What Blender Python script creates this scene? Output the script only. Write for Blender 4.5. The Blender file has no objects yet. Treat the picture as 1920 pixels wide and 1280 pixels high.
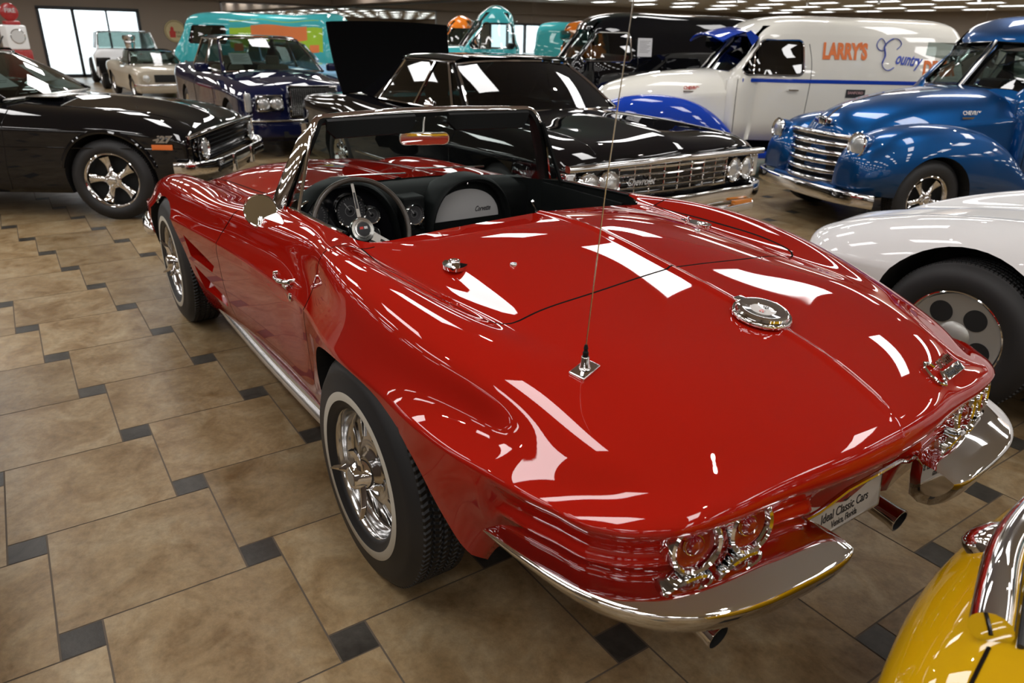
import bpy, bmesh, math, random
import numpy as np
from mathutils import Vector, Matrix
from mathutils.bvhtree import BVHTree
from mathutils.geometry import barycentric_transform, tessellate_polygon
random.seed(7)
S = bpy.context.scene
COL = S.collection
PI = math.pi
R = math.radians

# ------------------------------------------------------------- materials
def nmat(name):
    m = bpy.data.materials.new(name); m.use_nodes = True
    return m, m.node_tree, m.node_tree.nodes['Principled BSDF']
def pm(name, col, rough=.4, metal=0., coat=0., coatr=.03, trans=0., ior=1.5, emit=None, es=0., spec=.5):
    m, t, b = nmat(name)
    I = b.inputs
    I['Base Color'].default_value = (*col, 1); I['Roughness'].default_value = rough
    I['Metallic'].default_value = metal; I['Coat Weight'].default_value = coat
    I['Coat Roughness'].default_value = coatr; I['Transmission Weight'].default_value = trans
    I['IOR'].default_value = ior; I['Specular IOR Level'].default_value = spec
    if emit: I['Emission Color'].default_value = (*emit, 1); I['Emission Strength'].default_value = es
    return m
def paint(name, col, flake=0., rough=.4, spec=.0, metal=0.):
    m = pm(name, col, rough, metal, 1., .012, spec=spec)
    t = m.node_tree; b = t.nodes['Principled BSDF']
    b.inputs['Coat IOR'].default_value = 1.5
    n = t.nodes.new('ShaderNodeTexNoise'); n.inputs['Scale'].default_value = 900 if flake else 3
    tc = t.nodes.new('ShaderNodeTexCoord'); t.links.new(tc.outputs['Object'], n.inputs['Vector'])
    mx = t.nodes.new('ShaderNodeMix'); mx.data_type = 'RGBA'
    k = 1 + (flake or .04)
    mx.inputs[6].default_value = (*[c / k for c in col], 1); mx.inputs[7].default_value = (*[min(1, c * k) for c in col], 1)
    t.links.new(n.outputs['Fac'], mx.inputs[0]); t.links.new(mx.outputs[2], b.inputs['Base Color'])
    return m
def glassm(name, tint, refl=1.0):
    m, t, b = nmat(name); t.nodes.remove(b)
    o = t.nodes['Material Output']
    tr = t.nodes.new('ShaderNodeBsdfTransparent'); tr.inputs[0].default_value = (*tint, 1)
    gl = t.nodes.new('ShaderNodeBsdfGlossy'); gl.inputs['Roughness'].default_value = .01; gl.inputs[0].default_value = (refl, refl, refl, 1)
    lw = t.nodes.new('ShaderNodeLayerWeight'); p5 = t.nodes.new('ShaderNodeMath'); p5.operation = 'POWER'; p5.inputs[1].default_value = 5
    fr = t.nodes.new('ShaderNodeMath'); fr.operation = 'MULTIPLY_ADD'; fr.inputs[1].default_value = .92; fr.inputs[2].default_value = .07
    t.links.new(lw.outputs['Facing'], p5.inputs[0]); t.links.new(p5.outputs[0], fr.inputs[0])
    mx = t.nodes.new('ShaderNodeMixShader')
    t.links.new(fr.outputs[0], mx.inputs[0]); t.links.new(tr.outputs[0], mx.inputs[1]); t.links.new(gl.outputs[0], mx.inputs[2])
    t.links.new(mx.outputs[0], o.inputs[0])
    return m
def emi(name, col, s):
    m, t, b = nmat(name); t.nodes.remove(b)
    e = t.nodes.new('ShaderNodeEmission'); e.inputs[0].default_value = (*col, 1); e.inputs[1].default_value = s
    t.links.new(e.outputs[0], t.nodes['Material Output'].inputs[0]); return m

RED = paint('red_paint', (.30, .007, .003), rough=.5, spec=.0)
CHROME = pm('chrome', (.78, .78, .78), .035, 1.)
CHROMEW = pm('wheel_chrome', (.58, .58, .58), .13, 1.)
SATIN = pm('satin_metal', (.62, .62, .60), .22, 1.)
ALU = pm('brushed_aluminium', (.60, .60, .61), .19, 1.)
BLACKP = paint('black_paint', (.004, .004, .005))
NAVY = paint('navy_paint', (.006, .008, .035))
WHITE = paint('white_paint', (.90, .91, .92))
CREAM = paint('cream_paint', (.76, .74, .67))
IVORY = paint('ivory_paint', (.52, .47, .38))
BLUE = paint('blue_metallic', (.004, .060, .20), flake=.5, rough=.38, metal=.75)
ROYAL = paint('royal_blue_paint', (.01, .05, .40))
TEAL = paint('teal_paint', (.06, .42, .45))
YELLOW = paint('yellow_paint', (.52, .30, .004), rough=.4)
ORANGE = paint('orange_paint', (.75, .2, .02))
SKY = paint('light_blue_paint', (.22, .42, .62))
LIME = paint('lime_paint', (.35, .55, .05))
RUBBER = pm('tyre_rubber', (.012, .012, .013), .55)
WHITEWALL = pm('whitewall_rubber', (.50, .47, .40), .5)
DARK = pm('black_void', (.003, .003, .003), .8)
SOFT = pm('black_vinyl', (.005, .006, .006), .5, spec=.12)
MATTE = pm('matt_black', (.0015, .0015, .0017), .9, spec=.05)
TRIMBLK = pm('gloss_black', (.004, .004, .005), .12)
LENSR = pm('red_lens', (.16, .004, .006), .08, coat=1.)
LENSC = pm('headlamp_glass', (.62, .63, .62), .12, .55, coat=1.)
LENSA = pm('amber_lens', (.7, .22, .02), .2, coat=1.)
GLASS = glassm('clear_glass', (.55, .62, .60))
TINT = glassm('tinted_glass', (.36, .43, .41))
DKGLASS = glassm('dark_glass', (.055, .065, .065))
PAPER = pm('paper', (.62, .62, .62), .6)
WOOD = pm('steering_rim', (.05, .04, .032), .25)
INK = pm('print_black', (.02, .02, .022), .6)
REDINK = pm('print_red', (.55, .03, .02), .5)
ORINK = pm('print_orange', (.72, .17, .03), .4)
BLINK = pm('print_blue', (.02, .06, .42), .4)
GREY = pm('grey_plastic', (.25, .25, .25), .5)
SILVER = pm('silver_paint', (.42, .42, .40), .38, .6)
SEAT = pm('leather_tan', (.30, .26, .20), .5)
REDSEAT = pm('leather_red', (.22, .02, .02), .45)

# ------------------------------------------------------------- objects
def tag(o, label=None, cat=None, group=None, kind=None):
    if label: o['label'] = label
    if cat: o['category'] = cat
    if group: o['group'] = group
    if kind: o['kind'] = kind
    return o
def empty(name, loc=(0, 0, 0), rz=0., label=None, cat=None, group=None):
    o = bpy.data.objects.new(name, None); COL.objects.link(o)
    o.location = loc; o.rotation_euler = (0, 0, rz); o.empty_display_size = .2
    return tag(o, label, cat, group)
def mk(name, verts, faces, mat, parent=None, smooth=True, fm=None, loc=None, rot=None, ang=40):
    me = bpy.data.meshes.new(name)
    me.from_pydata([tuple(map(float, v)) for v in verts], [], [tuple(f) for f in faces])
    mats = mat if isinstance(mat, (list, tuple)) else [mat]
    for m in mats: me.materials.append(m)
    if fm: me.polygons.foreach_set('material_index', fm)
    me.validate()
    if smooth:
        me.polygons.foreach_set('use_smooth', [True] * len(me.polygons))
        if ang: sharp(me, ang)
    me.update()
    o = bpy.data.objects.new(name, me); COL.objects.link(o)
    if parent is not None: o.parent = parent
    if loc is not None: o.location = loc
    if rot is not None: o.rotation_euler = rot
    return o
def sharp(me, ang):
    bm = bmesh.new(); bm.from_mesh(me)
    a = R(ang)
    for e in bm.edges:
        if len(e.link_faces) == 2 and e.calc_face_angle(0) > a: e.smooth = False
    bm.to_mesh(me); bm.free()
def fixn(o):
    bm = bmesh.new(); bm.from_mesh(o.data); bmesh.ops.recalc_face_normals(bm, faces=bm.faces); bm.to_mesh(o.data); bm.free()
    return o
class B:
    """collects shapes into one mesh with several material slots"""
    def __init__(s): s.v = []; s.f = []; s.m = []
    def add(s, v, f, m=0, M=None):
        k = len(s.v)
        s.v += [tuple(M @ Vector(p)) for p in v] if M is not None else [tuple(p) for p in v]
        s.f += [tuple(i + k for i in q) for q in f]; s.m += [m] * len(f); return s
    def box(s, a, b, m=0, M=None, bev=0.):
        x0, y0, z0 = [min(a[i], b[i]) for i in range(3)]; x1, y1, z1 = [max(a[i], b[i]) for i in range(3)]
        if bev:
            bm = bmesh.new(); bmesh.ops.create_cube(bm, size=1)
            for v in bm.verts: v.co = ((x0 + x1) / 2 + v.co.x * (x1 - x0), (y0 + y1) / 2 + v.co.y * (y1 - y0), (z0 + z1) / 2 + v.co.z * (z1 - z0))
            bmesh.ops.bevel(bm, geom=list(bm.edges), offset=bev, segments=3, profile=.6, affect='EDGES')
            bm.verts.index_update()
            r = s.add([v.co[:] for v in bm.verts], [[v.index for v in f.verts] for f in bm.faces], m, M); bm.free(); return r
        v = [(x0, y0, z0), (x1, y0, z0), (x1, y1, z0), (x0, y1, z0), (x0, y0, z1), (x1, y0, z1), (x1, y1, z1), (x0, y1, z1)]
        return s.add(v, [(0, 3, 2, 1), (4, 5, 6, 7), (0, 1, 5, 4), (1, 2, 6, 5), (2, 3, 7, 6), (3, 0, 4, 7)], m, M)
    def lathe(s, prof, n=32, m=0, M=None, ms=None, a0=0, a1=2 * PI):
        """prof: (r, h) revolved about local Z"""
        full = abs(a1 - a0 - 2 * PI) < 1e-6
        na = n if full else n + 1
        v = []; f = []; mm = []
        for i in range(na):
            a = a0 + (a1 - a0) * i / n
            for r, h in prof: v.append((r * math.cos(a), r * math.sin(a), h))
        k = len(prof)
        for i in range(n):
            j = (i + 1) % na
            for q in range(k - 1):
                f.append((i * k + q, j * k + q, j * k + q + 1, i * k + q + 1)); mm.append(ms[q] if ms else m)
        b = len(s.v)
        s.v += [tuple(M @ Vector(p)) for p in v] if M is not None else v
        s.f += [tuple(i + b for i in q) for q in f]; s.m += mm
        return s
    def tube(s, path, r, n=10, m=0, M=None, cap=True, closed=False, flat=1.):
        P = [Vector(p) for p in path]; L = len(P)
        rs = r if isinstance(r, (list, tuple)) else [r] * L
        v = []; f = []
        up = None
        for i in range(L):
            if closed: t = (P[(i + 1) % L] - P[i - 1]).normalized()
            else: t = (P[min(i + 1, L - 1)] - P[max(i - 1, 0)]).normalized()
            if up is None:
                up = Vector((0, 0, 1)) if abs(t.z) < .9 else Vector((1, 0, 0))
            up = (up - t * up.dot(t)).normalized(); sd = t.cross(up)
            for k in range(n):
                a = 2 * PI * k / n
                v.append(tuple(P[i] + (sd * math.cos(a) + up * math.sin(a) * flat) * rs[i]))
        for i in range(L if closed else L - 1):
            j = (i + 1) % L
            for k in range(n):
                f.append((i * n + k, i * n + (k + 1) % n, j * n + (k + 1) % n, j * n + k))
        if cap and not closed:
            f.append(tuple(range(n))[::-1]); f.append(tuple((L - 1) * n + k for k in range(n)))
        return s.add(v, f, m, M)
    def grid(s, G, m=0, M=None, flip=False, close=False):
        nu = len(G); nv = len(G[0]); v = [p for r in G for p in r]; f = []
        for i in range(nu - 1):
            for j in range(nv - 1 + (1 if close else 0)):
                j2 = (j + 1) % nv
                q = (i * nv + j, (i + 1) * nv + j, (i + 1) * nv + j2, i * nv + j2)
                f.append(q[::-1] if flip else q)
        return s.add(v, f, m, M)
    def prism(s, poly, z0, z1, m=0, M=None):
        n = len(poly)
        v = [(x, y, z0) for x, y in poly] + [(x, y, z1) for x, y in poly]
        tri = tessellate_polygon([[Vector((x, y, 0)) for x, y in poly]])
        f = [tuple(t) for t in tri] + [tuple(i + n for i in t)[::-1] for t in tri]
        f += [(i, (i + 1) % n, (i + 1) % n + n, i + n) for i in range(n)]
        return s.add(v, f, m, M)
    def out(s, name, mats, parent=None, smooth=True, ang=35, norm=True, **k):
        o = mk(name, s.v, s.f, mats, parent, smooth, s.m, ang=0, **k)
        if norm: fixn(o)
        if smooth and ang: sharp(o.data, ang)
        return o
def frame(o, x, y, z=None):
    """matrix with origin o, local x and y axes"""
    x = Vector(x).normalized(); y = Vector(y); y = (y - x * y.dot(x)).normalized(); z = x.cross(y)
    return Matrix(((x[0], y[0], z[0], o[0]), (x[1], y[1], z[1], o[1]), (x[2], y[2], z[2], o[2]), (0, 0, 0, 1)))
def axis(o, d, up=(0, 0, 1)):
    """matrix whose local Z points along d"""
    z = Vector(d).normalized(); u = Vector(up)
    if abs(z.dot(u)) > .99: u = Vector((1, 0, 0))
    x = u.cross(z).normalized(); y = z.cross(x)
    return Matrix(((x[0], y[0], z[0], o[0]), (x[1], y[1], z[1], o[1]), (x[2], y[2], z[2], o[2]), (0, 0, 0, 1)))
def T(x=0, y=0, z=0): return Matrix.Translation((x, y, z))
def RX(a): return Matrix.Rotation(a, 4, 'X')
def RY(a): return Matrix.Rotation(a, 4, 'Y')
def RZ(a): return Matrix.Rotation(a, 4, 'Z')

def text(name, s, size, M, mat, parent, depth=.002, bold=0., shear=0., sx=1., width=None, align='CENTER'):
    cu = bpy.data.curves.new('t', 'FONT'); cu.body = s; cu.size = size; cu.extrude = depth; cu.offset = bold
    cu.shear = shear; cu.align_x = align; cu.align_y = 'CENTER'; cu.resolution_u = 3
    o = bpy.data.objects.new('t', cu); COL.objects.link(o)
    dg = bpy.context.evaluated_depsgraph_get(); me = bpy.data.meshes.new_from_object(o.evaluated_get(dg))
    bpy.data.objects.remove(o); bpy.data.curves.remove(cu)
    xs = [v.co.x for v in me.vertices]
    if width and xs: sx = width / (max(xs) - min(xs))
    me.transform(Matrix.Diagonal((sx, 1, 1, 1))); me.transform(M)
    me.materials.clear(); me.materials.append(mat); me.name = name
    o = bpy.data.objects.new(name, me); COL.objects.link(o); o.parent = parent
    return o

# ------------------------------------------------------------- curves
def spl(t, P, q, nat=True):
    """C2 cubic spline through P (n,d) at knots t, evaluated at q"""
    t = np.asarray(t, float); P = np.asarray(P, float); q = np.asarray(q, float)
    n = len(t)
    if n == 2:
        w = ((q - t[0]) / (t[1] - t[0]))[:, None]; return P[0] * (1 - w) + P[1] * w
    h = np.diff(t); A = np.zeros((n, n)); r = np.zeros((n, P.shape[1]))
    A[0, 0] = A[-1, -1] = 1
    for i in range(1, n - 1):
        A[i, i - 1] = h[i - 1]; A[i, i] = 2 * (h[i - 1] + h[i]); A[i, i + 1] = h[i]
        r[i] = 6 * ((P[i + 1] - P[i]) / h[i] - (P[i] - P[i - 1]) / h[i - 1])
    m = np.linalg.solve(A, r)
    k = np.clip(np.searchsorted(t, q, 'right') - 1, 0, n - 2)
    a = (t[k + 1] - q)[:, None]; b = (q - t[k])[:, None]; H = h[k][:, None]
    return m[k] * a ** 3 / (6 * H) + m[k + 1] * b ** 3 / (6 * H) + (P[k] / H - m[k] * H / 6) * a + (P[k + 1] / H - m[k + 1] * H / 6) * b
def curve(P, n, sub=None):
    P = np.asarray(P, float); d = np.sqrt(np.linalg.norm(np.diff(P, axis=0), axis=1) + 1e-9) if sub else np.linalg.norm(np.diff(P, axis=0), axis=1)
    t = np.concatenate([[0], np.cumsum(d)])
    return spl(t, P, np.linspace(0, t[-1], n))
def ccurve(P, n):
    P = list(map(tuple, P)); k = len(P); Q = P[-3:] + P + P[:4]
    Q = np.asarray(Q, float); d = np.linalg.norm(np.diff(Q, axis=0), axis=1); t = np.concatenate([[0], np.cumsum(d)])
    return spl(t, Q, np.linspace(t[3], t[3 + k], n, endpoint=False))
def lerpk(keys, x):
    """keys: sorted list of (x, value-array)"""
    if x <= keys[0][0]: return np.asarray(keys[0][1], float)
    for (a, A), (b, Bv) in zip(keys, keys[1:]):
        if x <= b:
            w = (x - a) / (b - a); w = w * w * (3 - 2 * w)
            return np.asarray(A, float) * (1 - w) + np.asarray(Bv, float) * w
    return np.asarray(keys[-1][1], float)

def hull(net, nu, nv, lower, ridge=None, ns=4):
    """half body (y>=0).  net[i][k] = (x,y,z), i from tail to nose, k from spine to shoulder.
    lower(point, nx) -> [(inset, z), ...] rows hanging from the outline down.
    returns verts, faces of the closed mirrored solid"""
    net = np.asarray(net, float); N, K, _ = net.shape
    tv = np.concatenate([[0], np.cumsum(np.mean(np.linalg.norm(np.diff(net, axis=1), axis=2), axis=0) ** .7)])
    tu = np.concatenate([[0], np.cumsum(np.mean(np.linalg.norm(np.diff(net, axis=0), axis=2), axis=1) ** .8)])
    # denser sampling near the knots of the short spans
    qv = np.interp(np.linspace(0, K - 1, nv), range(K), tv); qu = np.interp(np.linspace(0, N - 1, nu), range(N), tu)
    # even things out
    qv = .5 * qv + .5 * np.linspace(0, tv[-1], nv); qu = .5 * qu + .5 * np.linspace(0, tu[-1], nu)
    if ridge:
        qv = np.concatenate([[0], np.array([.006, .011, .014, .017, .022, .03]) * tv[-1] / net[N // 2, -1, 1] * ridge[0], qv[qv > .055 * tv[-1]]]); nv = len(qv)
    G1 = np.stack([spl(tv, net[i], qv) for i in range(N)])          # N x nv x 3
    G = np.stack([spl(tu, G1[:, j], qu) for j in range(nv)], 1)     # nu x nv x 3
    G[:, 0, 1] = 0
    if ridge:
        yy = np.abs(G[..., 1]); G[..., 2] += ridge[1] * (1 / (1 + np.exp((yy - .0135) / .0022))) * np.clip((ridge[2] - G[..., 0]) / .1, 0, 1) * np.clip((G[..., 0] - ridge[3]) / .08, 0, 1)
    V = []; F = []
    idx = np.zeros((nu, nv), int); idm = np.zeros((nu, nv), int)
    for i in range(nu):
        for j in range(nv):
            idx[i, j] = len(V); V.append(G[i, j])
            if j == 0: idm[i, j] = idx[i, j]
            else: idm[i, j] = len(V); V.append(G[i, j] * (1, -1, 1))
    for i in range(nu - 1):
        for j in range(nv - 1):
            F.append((idx[i, j], idx[i + 1, j], idx[i + 1, j + 1], idx[i, j + 1]))
            F.append((idm[i, j + 1], idm[i + 1, j + 1], idm[i + 1, j], idm[i, j]))
    bl = [(0, j) for j in range(nv)] + [(i, nv - 1) for i in range(1, nu)] + [(nu - 1, j) for j in range(nv - 2, -1, -1)]
    Bp = np.array([G[i, j] for i, j in bl]); L = len(bl)
    nrm = []
    for i in range(L):
        a = Bp[max(i - 1, 0)].copy(); b = Bp[min(i + 1, L - 1)].copy()
        if i == 0: a = b * (1, -1, 1)
        if i == L - 1: b = a * (1, -1, 1)
        t = (b - a)[:2]; t /= np.linalg.norm(t) + 1e-9
        nrm.append((-t[1], t[0]))
    nrm = np.array(nrm)
    for _ in range(ns):
        n2 = nrm.copy(); n2[1:-1] = (nrm[:-2] + 2 * nrm[1:-1] + nrm[2:]) / 4; nrm = n2 / np.linalg.norm(n2, axis=1)[:, None]
    rows = None; cols = []; colm = []
    for i in range(L):
        prof = lower(Bp[i], nrm[i])
        c = [idx[bl[i]]]; cm = [idm[bl[i]]]
        for ins, z in prof:
            p = Bp[i].copy(); p[:2] -= nrm[i] * ins; p[2] = z
            if i in (0, L - 1): p[1] = 0
            p[1] = max(p[1], 0)
            c.append(len(V)); V.append(p)
            if i in (0, L - 1): cm.append(c[-1])
            else: cm.append(len(V)); V.append(p * (1, -1, 1))
        cols.append(c); colm.append(cm)
    nr = len(cols[0])
    for i in range(L - 1):
        for r in range(nr - 1):
            F.append((cols[i][r], cols[i + 1][r], cols[i + 1][r + 1], cols[i][r + 1]))
            F.append((colm[i][r + 1], colm[i + 1][r + 1], colm[i + 1][r], colm[i][r]))
    lp = [c[-1] for c in cols] + [c[-1] for c in colm[-2:0:-1]]
    ce = len(V); V.append(np.array([(G[0, 0, 0] + G[-1, 0, 0]) / 2, 0, V[cols[L // 2][-1]][2]]))
    for i in range(len(lp)): F.append((lp[i], lp[(i + 1) % len(lp)], ce))
    return np.array(V), F

class Body:
    """closed paint solid that can be cut by cutters; paint normals always come from the uncut surface"""
    def __init__(s, name, V, F, mats, parent):
        s.o = mk(name, V, F, mats, parent, ang=0); fixn(s.o)
        s.mats = list(mats)
        me = s.o.data
        s.src = [v.co.copy() for v in me.vertices]; s.nrm = [v.normal.copy() for v in me.vertices]
        s.tris = []
        me.calc_loop_triangles()
        big = set()
        s.tris = [tuple(t.vertices) for t in me.loop_triangles if t.polygon_index not in big]
        s.bvh = BVHTree.FromPolygons(s.src, s.tris)
        ov = s.bvh.overlap(s.bvh) if len(F) < 20000 else []
        s.loose = any(a < b and not set(s.tris[a]) & set(s.tris[b]) for a, b in ov)
    def cut(s, cutter, op='DIFFERENCE', obj=None):
        o = obj or s.o
        cutter.parent = s.o.parent
        bpy.context.view_layer.update()
        md = o.modifiers.new('b', 'BOOLEAN'); md.object = cutter; md.operation = op; md.solver = 'EXACT'
        md.material_mode = 'TRANSFER'; md.use_self = s.loose
        dg = bpy.context.evaluated_depsgraph_get(); me = bpy.data.meshes.new_from_object(o.evaluated_get(dg))
        o.modifiers.clear()
        if op == 'DIFFERENCE' and len(me.vertices) < .3 * len(o.data.vertices): return o
        old = o.data; o.data = me; me.name = o.name
        return o
    def part(s, name, cutter, parent=None):
        me = s.o.data.copy(); o = bpy.data.objects.new(name, me); COL.objects.link(o); o.parent = parent or s.o.parent
        return s.cut(cutter, 'INTERSECT', o)
    def normal_at(s, co):
        loc, n, i, d = s.bvh.find_nearest(co)
        a, b, c = s.tris[i]
        r = barycentric_transform(loc, s.src[a], s.src[b], s.src[c], s.nrm[a], s.nrm[b], s.nrm[c])
        return r.normalized(), d, loc
    def finish(s, o=None, pmats=(0,)):
        o = o or s.o; me = o.data
        pidx = {i for i, m in enumerate(me.materials) if m and s.mats and m in [s.mats[k] for k in pmats]}
        cache = {}
        me.polygons.foreach_set('use_smooth', [True] * len(me.polygons))
        me.update()
        nl = [None] * len(me.loops)
        for p in me.polygons:
            pn = p.normal
            for li in p.loop_indices:
                vi = me.loops[li].vertex_index
                n = pn
                if p.material_index in pidx:
                    if vi not in cache: cache[vi] = s.normal_at(me.vertices[vi].co)
                    q, d, _ = cache[vi]
                    if d < .0015 and q.dot(pn) > .3: n = q
                nl[li] = tuple(n)
        me.normals_split_custom_set(nl)
        return o
    def top(s, x, y, z0=3.):
        h = s.bvh.ray_cast(Vector((x, y, z0)), Vector((0, 0, -1)))
        return h[0]
    def side(s, x, z, sgn=1):
        h = s.bvh.ray_cast(Vector((x, 3 * sgn, z)), Vector((0, -sgn, 0)))
        return h[0]
def cutter(b, mats):
    o = b.out('cutter', mats, None, smooth=False); COL.objects.unlink(o); COL.objects.link(o); return o
def kill(o): bpy.data.objects.remove(o)
def gsolid(b, M=None): return b

def copy_tree(o, parent=None):
    c = o.copy(); COL.objects.link(c); c.parent = parent if parent is not None else None
    for ch in list(o.children): copy_tree(ch, c)
    return c
# ------------------------------------------------------------- camera
cam = bpy.data.cameras.new('camera'); camo = bpy.data.objects.new('camera', cam); COL.objects.link(camo)
CP = Vector((-1.67096, 1.51908, 1.51042))
rt = Vector((-.57213, -.81989, .02085)); up = Vector((.33085, -.20746, .92061)); fw = Vector((.75047, -.53360, -.38996))
camo.matrix_world = Matrix(((rt[0], up[0], -fw[0], CP[0]), (rt[1], up[1], -fw[1], CP[1]), (rt[2], up[2], -fw[2], CP[2]), (0, 0, 0, 1)))
cam.sensor_width = 36; cam.lens = 1342.66 / 1920 * 36; cam.clip_end = 300; cam.clip_start = .02
cam.dof.use_dof = True; cam.dof.focus_distance = 2.1; cam.dof.aperture_fstop = 4.5
S.camera = camo
S.view_settings.view_transform = 'Standard'; S.view_settings.look = 'None'; S.view_settings.gamma = 1
S.view_settings.use_curve_mapping = False; S.view_settings.exposure = 0.0
S.cycles.use_denoising = True
S.cycles.max_bounces = 8; S.cycles.glossy_bounces = 5; S.cycles.diffuse_bounces = 3; S.cycles.transparent_max_bounces = 16
S.cycles.sample_clamp_indirect = 6
w = bpy.data.worlds.new('world'); S.world = w; w.use_nodes = True
w.node_tree.nodes['Background'].inputs[0].default_value = (.86, .94, 1, 1); w.node_tree.nodes['Background'].inputs[1].default_value = 3.0

# ------------------------------------------------------------- room
X0, X1, Y0, Y1, ZC = -13., 27.5, -10.5, 14., 3.02
LU = .51296; LTH = -.19118; LX, LY = -.46873, -1.03073
def lat(i, j):
    """floor lattice -> world"""
    x, y = i * LU - LX, -j * LU - LY
    c, s = math.cos(LTH), math.sin(LTH)
    return c * x + s * y, -s * x + c * y
def tiles():
    base = pm('grout', (.11, .085, .06), .8)
    def tm(name, c1, c2, c3, ro):
        m, t, b = nmat(name); N = t.nodes; L = t.links
        tc = N.new('ShaderNodeTexCoord')
        at = N.new('ShaderNodeAttribute'); at.attribute_name = 'tint'
        mp = N.new('ShaderNodeVectorMath'); mp.operation = 'ADD'; L.new(tc.outputs['Object'], mp.inputs[0])
        sc = N.new('ShaderNodeVectorMath'); sc.operation = 'SCALE'; sc.inputs['Scale'].default_value = 37; L.new(at.outputs['Color'], sc.inputs[0]); L.new(sc.outputs[0], mp.inputs[1])
        n1 = N.new('ShaderNodeTexNoise'); n1.inputs['Scale'].default_value = 5.5; n1.inputs['Detail'].default_value = 9; n1.inputs['Roughness'].default_value = .62; n1.inputs['Distortion'].default_value = .6
        n2 = N.new('ShaderNodeTexNoise'); n2.inputs['Scale'].default_value = 34; n2.inputs['Detail'].default_value = 10; n2.inputs['Roughness'].default_value = .7
        L.new(mp.outputs[0], n1.inputs['Vector']); L.new(mp.outputs[0], n2.inputs['Vector'])
        cr = N.new('ShaderNodeValToRGB'); e = cr.color_ramp.elements
        e[0].position = .30; e[0].color = (*c1, 1); e[1].position = .72; e[1].color = (*c3, 1)
        q = e.new(.5); q.color = (*c2, 1)
        L.new(n1.outputs['Fac'], cr.inputs[0])
        mx = N.new('ShaderNodeMix'); mx.data_type = 'RGBA'; mx.blend_type = 'OVERLAY'; mx.inputs[0].default_value = .6
        L.new(cr.outputs[0], mx.inputs[6]); L.new(n2.outputs['Fac'], mx.inputs[7])
        hv = N.new('ShaderNodeHueSaturation'); L.new(mx.outputs[2], hv.inputs['Color'])
        mr = N.new('ShaderNodeMapRange'); mr.inputs[3].default_value = .84; mr.inputs[4].default_value = 1.14
        sx = N.new('ShaderNodeSeparateXYZ'); L.new(at.outputs['Color'], sx.inputs[0]); L.new(sx.outputs[0], mr.inputs[0]); L.new(mr.outputs[0], hv.inputs['Value'])
        L.new(hv.outputs[0], b.inputs['Base Color'])
        rr = N.new('ShaderNodeMapRange'); rr.inputs[3].default_value = ro; rr.inputs[4].default_value = ro + .22; L.new(n2.outputs['Fac'], rr.inputs[0]); L.new(rr.outputs[0], b.inputs['Roughness'])
        bp = N.new('ShaderNodeBump'); bp.inputs['Strength'].default_value = .12; bp.inputs['Distance'].default_value = .01
        b.inputs['Specular IOR Level'].default_value = .26; L.new(n2.outputs['Fac'], bp.inputs['Height']); L.new(bp.outputs[0], b.inputs['Normal'])
        return m
    big = tm('travertine_tile', (.170, .104, .044), (.270, .190, .100), (.350, .275, .168), .24)
    sm = tm('slate_tile', (.030, .026, .020), (.055, .050, .042), (.072, .066, .056), .25)
    B_ = B()
    a12 = R(12.0); A2, B2 = math.cos(a12) / 2, math.sin(a12) / 2; g = .0052
    v = []; f = []; fm = []; tint = []
    def quad(ci, cj, h):
        # tile axes in lattice frame
        e1 = (math.cos(a12), -math.sin(a12)); e2 = (math.sin(a12), math.cos(a12))
        k = len(v); hh = h - g / LU / 2
        for sx, sy in ((-1, -1), (1, -1), (1, 1), (-1, 1)):
            i = ci + sx * hh * e1[0] + sy * hh * e2[0]; j = cj + sx * hh * e1[1] + sy * hh * e2[1]
            x, y = lat(i, -j); v.append((x, y, 0))
        return k
    for i in range(-32, 64):
        for j in range(-40, 34):
            for (ci, cj, h, m) in ((i, j, B2, 2), (i + .5, j + .5, A2, 1)):
                x, y = lat(ci, -cj)
                if not (X0 - .4 < x < X1 + .4 and Y0 - .4 < y < Y1 + .4): continue
                k = quad(ci, cj, h); f.append((k, k + 1, k + 2, k + 3)); fm.append(m)
                tint.append((random.random(), random.random(), random.random(), 1))
    k = len(v)
    v += [(X0, Y0, -.0015), (X1, Y0, -.0015), (X1, Y1, -.0015), (X0, Y1, -.0015)]; f.append((k, k + 1, k + 2, k + 3)); fm.append(0); tint.append((0, 0, 0, 1))
    o = mk('floor', v, f, [base, big, sm], None, smooth=False, fm=fm); fixn(o)
    for p in o.data.polygons:
        if p.normal.z < 0: p.flip()
    at = o.data.attributes.new('tint', 'FLOAT_COLOR', 'FACE')
    at.data.foreach_set('color', [c for t in tint for c in t])
    tag(o, kind='structure')
tiles()
WALLM = pm('wall_paint', (.29, .235, .19), .75)
CEILM = pm('ceiling_tile', (.46, .44, .41), .85)
MIRR = pm('mirror_glass', (.80, .83, .82), .008, 1.)
DKMETAL = pm('dark_frame', (.01, .012, .016), .35)
SEAM = pm('mirror_seam', (.2, .2, .2), .3, .8)
def st(name, a, b, m, bev=0):
    o = B().box(a, b, bev=bev).out(name, [m], None, smooth=False); return tag(o, kind='structure')
WX0, WX1, WZ = -.43, -3.33, 2.10      # shop window in the far wall (y range) and its top
bw = B(); t_ = .25
bw.box((X1, Y1, 0), (X1 + t_, WX0, ZC)); bw.box((X1, WX0, WZ), (X1 + t_, WX1, ZC)); bw.box((X1, WX1, 0), (X1 + t_, Y0 - t_, ZC))
tag(bw.out('wall_back', [WALLM], None, smooth=False), kind='structure')
st('wall_right', (X0 - t_, Y0 - t_, 0), (X1, Y0, ZC), WALLM)
st('wall_left', (X0 - t_, Y1, 0), (X1 + t_, Y1 + t_, ZC), WALLM)
st('wall_front', (X0 - t_, Y0, 0), (X0, Y1, ZC), WALLM)
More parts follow.
